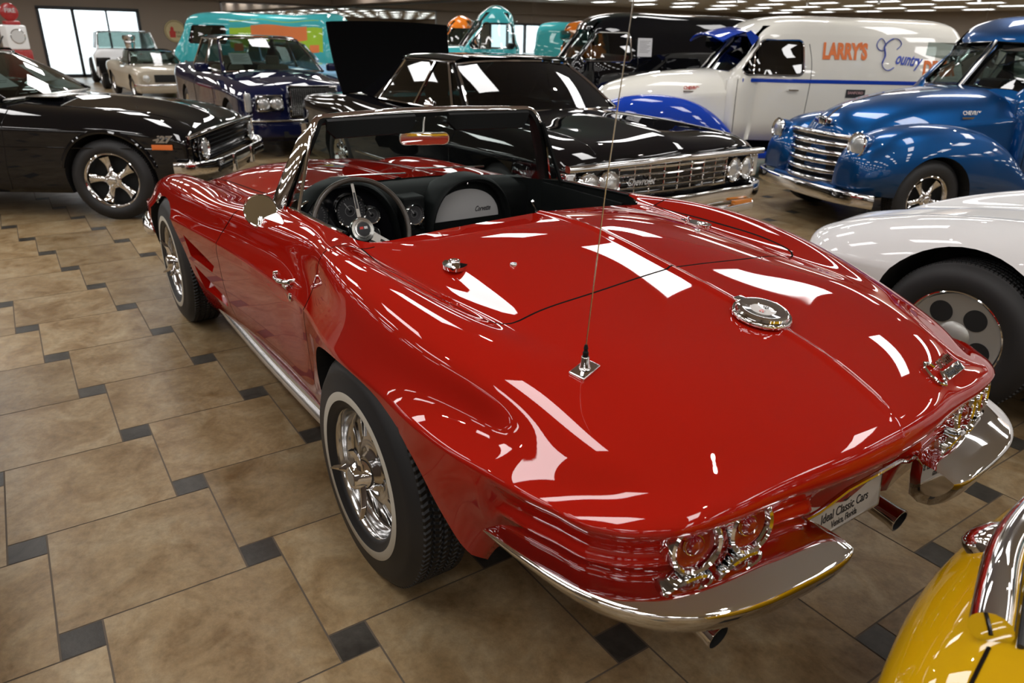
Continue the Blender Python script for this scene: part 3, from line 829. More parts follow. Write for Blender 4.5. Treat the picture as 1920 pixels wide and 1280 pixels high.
# ---- deck fittings
for sg in (1, -1):
    q = body.top(.048, .505 * sg); n = body.normal_at(q)[0]
    M = frame(q, (1, 0, 0), (0, 1, 0)); M = axis(q, n) @ RZ(0)
    P = [(-.012, -.045), (.012, -.045), (.026, -.02), (.027, .01), (.014, .038), (0, .046), (-.014, .038), (-.027, .01), (-.026, -.02)]
    zax = M.to_3x3() @ Vector((0, 0, 1)); M = frame(q, (-.25 * 1, sg * -.97, 0), (1, 0, 0)) if sg < 0 else frame(q, (.25, -.97, 0), (.97, .25, 0))
    M = frame(q, (1, 0, 0), (0, 1, 0)) @ RZ(R(62 * sg)) @ Matrix.Scale(1.3, 4)
    b = B().prism(list(map(tuple, ccurve(P, 36))), -.004, .004, 0, M @ RX(.05))
    b.lathe([(.014, .003), (.014, .006), (.010, .007), (.007, .005), (0, .005)], 24, 0, M @ T(0, -.022, 0))
    b.box((-.010, .012, .002), (.010, .019, .022), 0, M @ RX(-.35), bev=.002)
    b.out('latch_plate', [CHROME], car, ang=40)
    q = body.top(-.073, .384 * sg)
    B().lathe([(.010, -.003), (.0105, .003), (.009, .006), (.006, .0065), (.0045, .004), (0, .004)], 24, 0, T(*q)).out('deck_stud', [CHROME], car, ang=40)
# ---- aerial
q = body.top(-.600, .560); n = body.normal_at(q)[0]
M = frame(q, Vector((-.45, -.89, 0)), Vector((.89, -.45, 0)))
x_, y_ = Vector((-.30, .95, 0)), Vector((-.95, -.30, 0)); M = frame(q - Vector((0, 0, .001)), x_ - n * x_.dot(n), y_ - n * y_.dot(n))
if M.to_3x3().col[2].z < 0: M = M @ RX(PI)
a0 = B().box((-.034, -.020, -.004), (.034, .020, .007), 0, M, bev=.003)
a0.lathe([(.014, .005), (.011, .010), (.0095, .032), (.0085, .034), (0, .034)], 32, 0, T(*q))
a0 = a0.out('aerial', [CHROME], car, ang=40)
B().lathe([(.0062, .030), (.0066, .044), (.0045, .047), (.0045, .052), (.0055, .053), (.003, .062), (0, .062)], 20, 0, T(*q)).out('aerial_collar', [SOFT], a0)
B().tube([q + Vector((0, 0, .06)), q + Vector((-.028, 0, .42)), q + Vector((-.070, 0, .80))], [.0016, .0013, .0011], 8).out('aerial_mast', [SATIN], a0)
# ---- rear script badge
q = body.top(-.945, -.345); n = body.normal_at(q)[0]
xd = Vector((.0, -1, 0)); xd = (xd - n * xd.dot(n)).normalized(); yd = n.cross(xd)
M = Matrix(((xd[0], yd[0], n[0], q[0]), (xd[1], yd[1], n[1], q[1]), (xd[2], yd[2], n[2], q[2]), (0, 0, 0, 1))) @ RZ(R(6)) @ Matrix.Scale(1.3, 4)
def ontop(M, x, y):
    p = M @ Vector((x, y, 0)); return body.top(p.x, p.y)
bd = B().box((-.018, -.026, .0), (.088, -.006, .006), 0, M, bev=.0015).out('script_badge', [CHROME], car)
text('badge_lettering', 'Sting Ray', .0165, M @ T(.035, -.016, .0062), INK, bd, .0006, .0003, width=.094)
text('badge_script', 'orvette', .036, M @ T(.030, .011, .003), CHROME, bd, .0022, .0006, shear=.45, width=.085)
b = B(); b.tube([(-.022, .010, .003), (-.030, .020, .004), (-.045, .026, .004), (-.061, .018, .004), (-.066, .0, .004), (-.060, -.020, .004), (-.045, -.028, .004), (-.030, -.020, .004), (-.018, -.004, .004)], .0034, 8, 0, M)
b.out('badge_initial', [CHROME], bd)
# ---- front wing flags badge
q = body.side(2.62, .66); n = body.normal_at(q)[0]; M = axis(q, n)
b = B(); b.box((-.03, -.004, 0), (.03, .004, .008), 0, M @ RZ(.5), bev=.002); b.box((-.03, -.004, 0), (.03, .004, .008), 0, M @ RZ(-.5), bev=.002)
b.box((-.034, .0, .001), (-.006, .024, .006), 0, M @ RZ(-.2), bev=.002); b.box((.006, .0, .001), (.034, .024, .006), 0, M @ RZ(.2), bev=.002)
b.out('wing_badge', [CHROME], car)
# ---- front bumperettes
for sg in (1, -1):
    P = [(3.02, .85, .40), (3.16, .845, .41), (3.30, .80, .42), (3.39, .70, .42), (3.42, .55, .42), (3.42, .40, .42)]
    b = B().tube([(x, y * sg, z) for x, y, z in curve(P, 24)], [.006, .025] + [.040] * 20 + [.03, .008], 14, flat=1.3); b.out('front_bumper', [CHROME], car, ang=60)
# ---- door handle, lock, mirror
for sg in (1, -1):
    pr = [(.785, .728), (.745, .730), (.70, .733), (.66, .737), (.625, .740)]
    P = [body.side(x, z, sg) + Vector((0, sg * o_, 0)) for (x, z), o_ in zip(pr, (.004, .022, .030, .030, .016))]
    b = B().tube(curve(P, 16), [.005] * 2 + [.006] * 3 + [.0075] * 5 + [.011] * 4 + [.010, .008], 12, flat=.7)
    b.tube([P[0] - Vector((0, .02 * sg, 0)), P[0] + Vector((0, .006 * sg, 0))], .009, 10); b.tube([P[4] - Vector((0, .03 * sg, 0)), P[4]], .011, 10)
    b.box((-.022, -.006, -.012), (.016, .006, .0), 0, T(P[3].x, P[3].y - .012 * sg, P[3].z - .012), bev=.003)
    b.out('door_handle', [CHROME], car, ang=50)
    q = body.side(.605, .695, sg); n = body.normal_at(q)[0]
    b = B().lathe([(.014, -.002), (.0145, .003), (.012, .005), (.009, .0045), (0, .0045)], 24, 0, axis(q, n)); b.box((-.0015, -.006, .004), (.0015, .006, .0055), 1, axis(q, n)); b.out('door_lock', [CHROME, INK], car)
mc = Vector((1.10, .742, .882)); q = body.top(1.075, .752)
m_ = B().tube([q - Vector((0, 0, .01)), q + Vector((0, 0, .012)), mc + Vector((.022, 0, -.03))], [.016, .010, .008], 12)
M = axis(mc, (-1, .42, .34))
m_.lathe([(.0, -.030), (.03, -.028), (.052, -.016), (.062, -.004), (.0635, .002), (.061, .004), (.0585, .003)], 48, 0, M)
m_ = m_.out('door_mirror', [CHROME], car, ang=50)
B().lathe([(.0588, .0025), (0, .0025)], 48, 0, M).out('mirror_glass', [MIRR], m_)
# ---- windscreen
def arcp(P, n): return [Vector(p) for p in curve(P, n)]
topc = [(1.058, .520, 1.190), (1.066, .508, 1.205), (1.080, .470, 1.214), (1.100, .30, 1.219), (1.118, .12, 1.222), (1.122, 0, 1.222)]
leftp = [(1.150, .672, .850), (1.125, .635, .95), (1.095, .590, 1.06), (1.068, .545, 1.15)] + topc
full = [Vector(p) for p in leftp] + [Vector((p[0], -p[1], p[2])) for p in leftp[-2::-1]]
fp = arcp(full, 120)
b = B()
# outer chrome strip: flat section swept along the frame
G = []; G2 = []
for i, p in enumerate(fp):
    t = (fp[min(i + 1, len(fp) - 1)] - fp[max(i - 1, 0)]).normalized()
    # outward (away from the opening centre)
    c0 = Vector((p.x + .02, 0, 1.0)); o_ = (p - c0); o_ = (o_ - t * o_.dot(t)).normalized(); f_ = t.cross(o_).normalized()
    if f_.x < 0: f_ = -f_
    pil = min(1, max(0, (1.19 - p.z) / .06)); wd = .016 + .030 * pil
    G.append([p - f_ * wd + o_ * .004, p - f_ * wd * .6 + o_ * .013, p + f_ * wd * .2 + o_ * .015, p + f_ * wd + o_ * .006, p + f_ * wd - o_ * .004, p - f_ * wd - o_ * .004])
    q = p - o_ * .010
    G2.append([q - f_ * wd * .9 + o_ * .005, q + f_ * wd * .9 + o_ * .005, q + f_ * wd * .8 - o_ * .014, q - f_ * wd * .9 - o_ * .012])
b.grid(G, close=True); b.add(G[0], [tuple(range(6))]); b.add(G[-1], [tuple(range(6))])
wsf = b.out('windscreen_frame', [CHROME], car, ang=50)
b = B().grid(G2, close=True); b.out('inner_trim', [SOFT], wsf, ang=50)
bot = arcp([(1.150, .655, .862), (1.24, .60, .868), (1.36, .46, .874), (1.45, .25, .880), (1.48, 0, .884), (1.45, -.25, .880), (1.36, -.46, .874), (1.24, -.60, .868), (1.150, -.655, .862)], 40)
tp = arcp([(1.066, .505, 1.190), (1.085, .40, 1.203), (1.108, .25, 1.208), (1.120, 0, 1.211), (1.108, -.25, 1.208), (1.085, -.40, 1.203), (1.066, -.505, 1.190)], 40)
G = [[bp_ * (1 - s_) + tp_ * s_ + Vector((.02 * math.sin(PI * s_), 0, 0)) for s_ in np.linspace(0, 1, 12)] for bp_, tp_ in zip(bot, tp)]
B().grid(G).out('windscreen', [GLASS], car, ang=0)
B().tube([p + Vector((.004, 0, -.004)) for p in bot], .009, 8).out('windscreen_seal', [SOFT], car)
# blue tint sticker seen in the upper corner
# visors
for y0, y1 in ((.475, .075), (-.085, -.47)):
    G = []
    for s_ in np.linspace(0, 1, 14):
        y = y0 + (y1 - y0) * s_; e = min(1, min(s_, 1 - s_) / .10 + .5)
        xh = 1.122 - .055 * (abs(y) / .5) ** 1.6
        G.append([(xh - .028, y, 1.213), (xh - .040, y, 1.205), (xh - .010 - .035 * e, y, 1.205 - .062 * e), (xh + .0 - .03 * e, y, 1.200 - .062 * e), (xh - .016, y, 1.200), (xh - .012, y, 1.210)])
    b = B().grid(G, close=True); b.add(G[0], [tuple(range(6))]); b.add(G[-1], [tuple(range(6))]); b.out('sun_visor', [SOFT], car)
# interior mirror
mp = Vector((1.098, .028, 1.112)); b = B()
M = axis(mp, (-1, .335, -.02)); 
P = list(map(tuple, ccurve([(-.100, -.020), (-.06, -.0265), (0, -.028), (.06, -.0265), (.100, -.020), (.106, 0), (.100, .018), (.06, .0235), (0, .025), (-.06, .0235), (-.100, .018), (-.106, 0)], 48)))
b.prism(P, -.012, .004, 0, M)
b.tube([mp + Vector((.01, 0, .01)), mp + Vector((.025, -.012, .06)), mp + Vector((.026, -.020, .10))], .005, 8)
im = b.out('interior_mirror', [SATIN], car, ang=40)
B().prism([(x * .95, y * .9) for x, y in P], .0042, .0052, 0, M).out('mirror_glass', [MIRR], im, smooth=False)
# vent windows
for sg in (1, -1):
    A_, B2_, C_ = Vector((1.135, .650 * sg, .868)), Vector((.985, .640 * sg, .868)), Vector((1.030, .545 * sg, 1.155)); D_ = Vector((1.062, .545 * sg, 1.150))
    b = B(); b.tube([A_, B2_], .006, 6); b.tube([B2_, C_], .0065 if sg > 0 else .011, 6); b.tube([C_, D_], .006, 6); b.tube([A_, D_], .005, 6)
    vw = b.out('vent_window', [CHROME if sg > 0 else SOFT], car)
    B().add([A_, B2_, C_, D_], [(0, 1, 2, 3)]).out('vent_glass', [GLASS], vw, smooth=False)
    # channel strips along the top of the door
    P = [(1.12, .640 * sg, .884), (.95, .646 * sg, .898), (.75, .650 * sg, .904), (.60, .650 * sg, .910), (.53, .645 * sg, .912)]
    b = B().tube(curve(P, 24), .004, 6); b.tube([Vector(p) + Vector((0, -.012 * sg, -.004)) for p in curve(P, 24)], .005, 6, 1); b.out('door_top_strip', [CHROME, SOFT], car)
# chrome line along the front edge of the deck
e_ = [(x, y) for x, y in curve(rear[1:], 30)]; P = []
for x, y in e_ + [(x, -y) for x, y in e_[::-1][1:]]:
    q = body.top(x - .006, y); P.append(q + Vector((.006, 0, -.004)))
B().tube(P, .0035, 6).out('deck_edge_strip', [CHROME], car)
# ---- dashboard
dash = B()
G = []
for y in np.linspace(-.60, .60, 40):
    k = .010 * (1 - (y / .6) ** 2)
    G.append([(1.50 - .14 * (abs(y) / .6) ** 2, y, .868 + k), (1.36 - .08 * (abs(y) / .6) ** 2, y, .880 + k), (1.25, y, .874 + k), (1.20, y, .852), (1.185, y, .82), (1.19, y, .70), (1.22, y, .58), (1.5, y, .5)])
dash.grid(G)
def pod(b, cy, hw, z0, zt, x0, x1, n=28, th=.022, pw=2.3):
    """arched hood: outer and inner arch joined at the rear lip"""
    rows = []
    for i in range(n + 1):
        a = PI * i / n; ca, sa = math.cos(a), math.sin(a)
        f = abs(ca) ** (2 / pw) * (1 if ca > 0 else -1); g_ = abs(sa) ** (2 / pw)
        def P(r, x, dz=0): return (x, cy + (hw + r) * f, z0 + (zt - z0 + r) * g_ + dz)
        rows.append([P(.0, x1 + .13, -.03), P(.004, x1 + .04), P(.002, x0 + .03), P(-.004, x0 + .008), P(-.012, x0), P(-.020, x0 + .006), P(-th - .004, x0 + .03), P(-th - .008, x1)])
    b.grid(rows)
pod(dash, .375, .250, .60, .955, 1.125, 1.19)
pod(dash, -.205, .225, .66, .935, 1.08, 1.17)
dash.box((1.12, .02, .45), (1.26, .125, .865), bev=.012)
dash = dash.out('dashboard', [SOFT], car, ang=50)
# gauge panel
def ell(cy, hw, z0, zt, n=30, pw=2.3):
    P = []
    for i in range(n + 1):
        a = PI * i / n; ca, sa = math.cos(a), math.sin(a)
        P.append((cy + hw * abs(ca) ** (2 / pw) * (1 if ca > 0 else -1), z0 + (zt - z0) * abs(sa) ** (2 / pw)))
    return P
MX = Matrix(((0, 0, -1, 0), (1, 0, 0, 0), (0, 1, 0, 0), (0, 0, 0, 1)))   # prism plane (y,z), extruded to -x
gp = B().prism(ell(.375, .228, .62, .93), -1.178, -1.165, 0, MX).out('gauge_panel', [TRIMBLK], dash)
def gauge(x, y, z, r, par, name='gauge'):
    M = Matrix(((0, 0, -1, x), (-1, 0, 0, y), (0, 1, 0, z), (0, 0, 0, 1)))
    g = B().lathe([(r, -.004), (r * 1.02, .010), (r * .97, .016), (r * .90, .014), (r * .87, .004)], 40, 0, M).out(name, [CHROME], par, ang=45)
    f = B().lathe([(r * .88, .003), (0, .003)], 32, 0, M)
    for k in range(24):
        a = R(-50 + 280 * k / 23); f.box((r * .70, -.0006, .003), (r * .80, .0006, .0036), 1, M @ RZ(a))
    f.box((-.001, -.002, .004), (r * .62, .002, .005), 1, M @ RZ(2.2)); f.lathe([(.006, .008), (0, .009)], 12, 2, M)
    f.lathe([(r * .32, .0032), (r * .30, .0034)], 24, 1, M)
    f.out('gauge_face', [INK, GREY, CHROME], g, smooth=False)
    return g
gauge(1.158, .520, .826, .066, gp); gauge(1.158, .358, .828, .070, gp)
gauge(1.158, .262, .800, .036, gp); gauge(1.162, .262, .715, .034, gp); gauge(1.162, .59, .74, .03, gp)
gauge(1.120, .078, .790, .046, dash, 'clock')
k_ = B()
for y, z in ((.105, .700), (.055, .700), (.10, .655), (.06, .655), (.10, .74), (.055, .742)):
    k_.lathe([(.008, 0), (.010, .014), (.013, .018), (.013, .030), (0, .032)], 16, 0, Matrix(((0, 0, -1, 1.12), (-1, 0, 0, y), (0, 1, 0, z), (0, 0, 0, 1))))
k_.out('dash_knobs', [CHROME], dash)
# glovebox door
gb = B().prism(ell(-.205, .203, .70, .905), -1.158, -1.135, 0, MX)
gb = gb.out('glovebox_door', [SOFT], dash)
B().prism(ell(-.195, .180, .735, .872, pw=2.1), -1.134, -1.131, 0, MX).out('glovebox_panel', [pm('silver_panel', (.50, .50, .50), .28, .3)], gb, smooth=False)
P = [(1.130, y, z) for y, z in ell(-.205, .204, .70, .905)]; B().tube(P, .0035, 6).out('glovebox_trim', [CHROME], gb)
Mt = Matrix(((0, 0, -1, 1.1305), (-1, 0, 0, -.285), (0, 1, 0, .775), (0, 0, 0, 1)))
text('glovebox_script', 'Corvette', .034, Mt, INK, gb, .001, .0004, shear=.5, width=.085)
B().lathe([(.008, 0), (.009, .004), (0, .005)], 16, 0, Matrix(((0, 0, -1, 1.133), (-1, 0, 0, -.205), (0, 1, 0, .892), (0, 0, 0, 1)))).out('glovebox_lock', [CHROME], gb)
# steering wheel
wc = Vector((.945, .395, .800)); M = axis(wc, (-.925, 0, .38)) 
sw = B(); n = 72
sw.tube([(.198 * math.cos(2 * PI * k / n), .198 * math.sin(2 * PI * k / n), 0) for k in range(n)], .0105, 12, 0, M, closed=True)
sw = sw.out('steering_wheel', [WOOD], car, ang=0)
b = B()
for a in (R(90), R(215), R(325)):
    Ms = M @ RZ(a)
    k_w = .45 if a == R(90) else 1.
    P = [(.02, -.024 * k_w), (.06, -.017 * k_w), (.19, -.013 * k_w), (.19, .013 * k_w), (.06, .017 * k_w), (.02, .024 * k_w)]
    b.prism(P, -.018, -.014, 0, Ms); b.prism([(.085, -.005), (.15, -.004), (.15, .004), (.085, .005)], -.0138, -.0134, 1, Ms)
b.out('steering_spokes', [SATIN, INK], sw, ang=40)
b = B().lathe([(.052, -.03), (.052, -.012), (.046, -.002), (.036, 0), (.034, .003), (.028, .004)], 40, 0, M); b.out('horn_ring', [SATIN], sw, ang=40)
b = B().lathe([(.028, .004), (.014, .007), (0, .008)], 32, 0, M); b.lathe([(.034, .0012), (.029, .0045)], 32, 0, M)
b.box((-.016, 0, .006), (-.002, .010, .0085), 1, M); b.box((.002, 0, .006), (.016, .010, .0085), 2, M); b.out('horn_emblem', [INK, REDINK, PAPER], sw)
B().tube([wc + Vector((.02, 0, -.01)), wc + Vector((.25, 0, -.11))], .024, 16).out('steering_column', [TRIMBLK], sw)
# right inner door panel
for sg in (1, -1):
    b = B(); b.box((.55, sg * .630, .45), (1.34, sg * .618, .872), bev=.004)
    dp = b.out('door_panel', [SOFT], car)
    b = B()
    for x, z in ((1.16, .765), (1.10, .66)):
        b.lathe([(.012, 0), (.014, .02), (.008, .03), (0, .031)], 16, 0, axis((x, sg * .618, z), (0, -sg, 0)))
        b.tube([(x, sg * .594, z), (x - .05, sg * .590, z - .035)], .005, 8); b.lathe([(.009, -.01), (.012, 0), (.009, .012), (0, .014)], 14, 0, axis((x - .05, sg * .588, z - .038), (0, -sg, 0)))
    b.out('window_winder', [CHROME], dp)
# seats
for sg in (1, -1):
    b = B().box((.42, .10 * sg, .30), (.95, .56 * sg, .44), bev=.05); b.box((.33, .11 * sg, .38), (.47, .55 * sg, .80), bev=.05); b.out('seat', [SOFT], car)
B().box((.35, -.62, .34), (1.5, .62, .365)).out('cabin_floor', [DARK], car)
B().box((.45, -.09, .36), (1.2, .09, .50), bev=.03).out('tunnel', [SOFT], car)
# body seams under the crease behind the nose and the wiper arms
for y in (.30, -.14):
    p = body.top(1.52, y); B().tube([p + Vector((.02, 0, .01)), p + Vector((-.01, 0, .028)), Vector((1.455, y - .12, .915)), Vector((1.42, y - .34, .912))], .004, 6).out('wiper_arm', [SATIN], car)
# ============================================================= generic builders for the other cars
def pose(px, py, ang): return (px, py, 0), R(ang)
def mkhull(par, st, side, nose, tail, mats, name='body', nu=70, nv=26, nb=0., tb=0., wn=(.30, .45), ridge=None):
    """st: (x, [(y,z)...]) from tail to nose; profiles are (inset,z_fraction 0..1, abs) rows from the shoulder down"""
    net = []
    for i, (x, r) in enumerate(st):
        Y = r[-1][0]; row = []
        for y, z in r:
            xx = x
            if i >= len(st) - 3 and nb: xx -= nb * (1 if i == len(st) - 1 else .75 if i == len(st) - 2 else .3) * (y / Y) ** 2.5
            if i < 3 and tb: xx += tb * (1 if i == 0 else .75 if i == 1 else .3) * (y / Y) ** 2.5
            row.append((xx, y, z))
        net.append(row)
    n = len(side); zr = net[0][-1][2]
    def low(p, nn):
        w1 = min(1, max(0, abs(nn[0]) - wn[0]) / wn[1]); w1 = w1 * w1 * (3 - 2 * w1)
        en = nose if nn[0] > 0 else tail
        sd = side(p[0]) if callable(side) else side
        o = []
        for (a, b), (c_, d) in zip(sd, en):
            a = min(a, .055); c_ = min(c_, .055)
            f = lambda q: p[2] - q if q < 0.12 else None
            za = p[2] * (1 - b) + sdz * b; zb = p[2] * (1 - d) + sdz * d
            o.append((a * (1 - w1) + c_ * w1, za * (1 - w1) + zb * w1))
        return o
    sdz = mkhull.z0
    V, F = hull(net, nu, nv, low, ridge=ridge, ns=14)
    return Body(name, V, F, mats, par)
mkhull.z0 = .22
def arches(body, cx, r, zc, y0=.45, y1=1.1, mats=None, flat=1.0):
    c = B(); M = Matrix(((1, 0, 0, 0), (0, 0, 1, 0), (0, 1, 0, 0), (0, 0, 0, 1)))
    for x in cx:
        P = []
        for i in range(31):
            a = -.45 + (PI + .9) * i / 30; P.append((x + r * math.cos(a), zc + r * flat * math.sin(a)))
        for sg in (1, -1): c.prism(P, sg * y0, sg * y1, 1, M)
    ct = cutter(c, mats or body.mats); body.cut(ct); kill(ct)
def grooves(body, lines, w_=.006, depth=.012):
    """thin dark panel gaps: each line is ('x'|'y'|'z' view, [(a,b)...], sign)"""
    for par_, pts, sg in lines: pass
def seam(par, body, pts, r=.0045, view='side', sg=1, name='panel_gap', mat=None):
    b = B()
    q = []
    for p in curve([(a, c_, 0) for a, c_ in pts], max(12, len(pts) * 6)) if len(pts) > 2 else [(pts[0][0] + (pts[1][0] - pts[0][0]) * t, pts[0][1] + (pts[1][1] - pts[0][1]) * t) for t in np.linspace(0, 1, 14)]:
        h = body.side(p[0], p[1], sg) if view == 'side' else body.top(p[0], p[1])
        if h is not None: q.append(h)
    if len(q) > 1: return b.tube(q, r, 6).out(name, [mat or TRIMBLK], par)
def wheel(par, x, y, sg, Rr, Ri, w, style, name='wheel', rot=.3, white=None):
    t = tyre(par, Rr, Ri, w, white, name); h = w / 2
    b = B()
    b.lathe([(Ri, -.05), (Ri + .004, h * .70), (Ri + .006, h * .86), (Ri, h * .88), (Ri - .010, h * .80), (Ri - .022, h * .55), (Ri - .03, -.02)], 56)
    if style in ('five', 'five_fat'):
        for k in range(5):
            a = 2 * PI * k / 5; G = []
            for s_ in np.linspace(0, 1, 8):
                r = .045 + (Ri - .075) * s_; wd = .030 - .008 * math.sin(PI * s_) + .016 * s_ * s_; z = h * .62 - .020 * math.sin(PI * s_ * .9) + .012 * s_
                G.append([(r, -wd, z - .03), (r, -wd * .9, z - .004), (r, -wd * .3, z + .006), (r, wd * .3, z + .006), (r, wd * .9, z - .004), (r, wd, z - .03)])
            b.grid(G, 0, RZ(a), close=True)
        b.lathe([(.066, h * .35), (.066, h * .62), (.055, h * .70), (.034, h * .72), (.030, h * .86), (.022, h * .90), (0, h * .91)], 32)
        bolt_ring(b, .052, h * .66, 5, .010)
    if style == 'dog':
        b.lathe([(Ri - .02, h * .5), (Ri - .05, h * .42), (.10, h * .5), (.07, h * .55), (.05, h * .62), (0, h * .64)], 48)
    if style == 'disc':
        b.lathe([(Ri - .01, h * .80), (Ri - .03, h * .70), (.07, h * .66), (.055, h * .80), (0, h * .82)], 56, 2)
        for k in range(5):
            a = 2 * PI * k / 5; b.lathe([(.042, .0), (.042, h * .05)], 2, 1)
            b.lathe([(0, h * .705), (.048, h * .70), (.049, h * .66)], 28, 1, RZ(a) @ T(Ri * .60, 0, 0))
    dz = B().lathe([(Ri - .024, -.02), (0, -.02)], 40, 0)
    o = b.out('rim', [CHROME, DARK, SILVER], t, ang=45)
    dz.out('brake_disc', [DARK], t)
    t.matrix_local = Matrix.Translation((x, y * sg, Rr)) @ (RX(-PI / 2) if sg > 0 else RX(PI / 2)) @ RZ(rot)
    return t
def wheels(par, xs, y, Rr, Ri, w, style, **k):
    w0 = wheel(par, xs[0], y, 1, Rr, Ri, w, style, **k)
    for i, x in enumerate(xs):
        for sg in (1, -1):
            if i == 0 and sg == 1: continue
            o = copy_tree(w0, par); o.matrix_local = Matrix.Translation((x, y * sg, Rr)) @ (RX(-PI / 2) if sg > 0 else RX(PI / 2)) @ RZ(.3 + i + sg)
def quadgrid(A, Bq, C, D, nu=10, nv=10, bulge=(0, 0, 0)):
    A, Bq, C, D = map(Vector, (A, Bq, C, D)); bl = Vector(bulge); G = []
    for i in range(nu + 1):
        s_ = i / nu; r = []
        for j in range(nv + 1):
            t = j / nv; p = (A * (1 - s_) + Bq * s_) * (1 - t) + (D * (1 - s_) + C * s_) * t
            r.append(p + bl * (4 * s_ * (1 - s_)) ** .8)
        G.append(r)
    return G
def greenhouse(par, a0, a1, c1, c0, zr, mats, sb, stp, bw=.09, bt=.05, rbw=.05, pil=(), glass=TINT, trim=CHROME, sail=True, inner=SOFT):
    """a0/a1 windscreen corner low/high, c1/c0 rear window corner high/low, zr roof height at the spine;
    sb/stp = x of the side glass rear end low/high; pil = x pairs (low, high) of extra posts"""
    paint_, = mats[:1]
    # roof
    rows = []
    n = 16
    for i in range(n + 1):
        s_ = i / n; e = math.sin(PI * s_) ** .6
        x = a1[0] + (c1[0] - a1[0]) * s_; yw = a1[1] + (c1[1] - a1[1]) * s_ + .012 * e
        ze = a1[2] + (c1[2] - a1[2]) * s_ + .01 * e; zc = (zr - .018 * (1 - e))
        r = []
        for k in range(-8, 9):
            u = k / 8; au = abs(u)
            fb = (bt * (1 - s_) - rbw * s_) * (1 - au ** 2)
            r.append((x + fb, yw * (u if au < 1 else u), zc - (zc - ze - .028) * au ** 3.2 - (.028 if au == 1 else 0)))
        rows.append(r)
    b = B().grid(rows); inn = [[(x, y * .97, z - .03) for x, y, z in r] for r in rows]; b.grid(inn, 1)
    ro = b.out('roof', [paint_, inner], par, ang=50)
    # glass
    f0, f1 = Vector(a0), Vector(a1); g0, g1 = Vector(c0), Vector(c1)
    m = lambda v: Vector((v[0], -v[1], v[2]))
    G = []
    for i in range(21):
        s_ = i / 20; u = 2 * s_ - 1
        lo = Vector((f0.x + bw * (1 - u * u), -f0.y * u, f0.z + .012 * (1 - u * u))); hi = Vector((f1.x + bt * (1 - u * u), -f1.y * u, f1.z - .028 + (zr - .018 - f1.z) * (1 - abs(u) ** 3.2) * .98))
        G.append([lo + (hi - lo) * t + Vector((.02, 0, .012)) * math.sin(PI * t) for t in np.linspace(0, 1, 9)])
    B().grid(G).out('windscreen', [glass], par)
    fr_ = [g[0] for g in G] + [G[-1][k] for k in range(1, 9)] + [g[-1] for g in G[::-1]] + [G[0][k] for k in range(7, 0, -1)]
    B().tube(fr_, .013, 6, closed=True).out('windscreen_trim', [trim], par)
    G = []
    for i in range(17):
        s_ = i / 16; u = 2 * s_ - 1
        lo = Vector((g0.x - rbw * 1.6 * (1 - u * u), -g0.y * .86 * u, g0.z + .012)); hi = Vector((g1.x - rbw * (1 - u * u), -g1.y * .88 * u, g1.z - .03 + (zr - .018 - g1.z) * (1 - abs(u) ** 3.2) * .9))
        G.append([lo + (hi - lo) * t for t in np.linspace(0, 1, 5)])
    B().grid(G).out('rear_window', [glass], par)
    for sg in (1, -1):
        q = lambda x, y, z: Vector((x, y * sg, z))
        A0, A1 = q(*a0), q(*a1); A1.z -= .03
        def lowp(x): s_ = (x - a0[0]) / (c0[0] - a0[0]); return q(x, a0[1] + (c0[1] - a0[1]) * s_ + .02 * math.sin(PI * s_), a0[2] + (c0[2] - a0[2]) * s_)
        def hip(x): s_ = (x - a1[0]) / (c1[0] - a1[0]); return q(x, a1[1] + (c1[1] - a1[1]) * s_ + .010 * math.sin(PI * max(0, min(1, s_))), a1[2] + (c1[2] - a1[2]) * s_ - .02)
        S0, S1 = lowp(sb), hip(stp)
        lo_ = [lowp(x) for x in np.linspace(a0[0], sb, 9)]; hi_ = [hip(x) for x in np.linspace(a1[0], stp, 9)]
        G = [[l + (h - l) * t for t in np.linspace(0, 1, 4)] for l, h in zip(lo_, hi_)]
        B().grid(G).out('side_window', [glass], par)
        out_ = Vector((0, .006 * sg, 0))
        b = B().tube([A0 + out_, A1 + out_], [.032, .022], 8, flat=.7); b.out('windscreen_post', [paint_], par)
        B().tube([h + out_ + Vector((0, .004 * sg, .012)) for h in hi_] , .009, 6).out('drip_rail', [trim], par)
        B().tube([S0 + out_, S1 + out_], .010, 6).out('window_edge', [trim], par)
        B().tube([l + out_ for l in lo_], .008, 6).out('belt_trim', [trim], par)
        for xl, xh in pil: B().tube([lowp(xl) + out_, hip(xh) + out_], .012, 6).out('window_post', [trim], par)
        # quarter panel
        C0, C1 = q(*c0), q(*c1); C1.z -= .028
        s0 = [S0, C0] ; G = []
        for i in range(9):
            t = i / 8; l = S0 + (lowp(c0[0]) - S0) * t; h = S1 + (C1 - S1) * t; inn_ = t ** 2
            G.append([l + (h - l) * w_ + Vector((0, -sg * .10 * inn_ * (1 - w_ * .6), 0)) for w_ in np.linspace(0, 1, 7)])
        B().grid(G).out('quarter_panel', [paint_], par)
    return ro
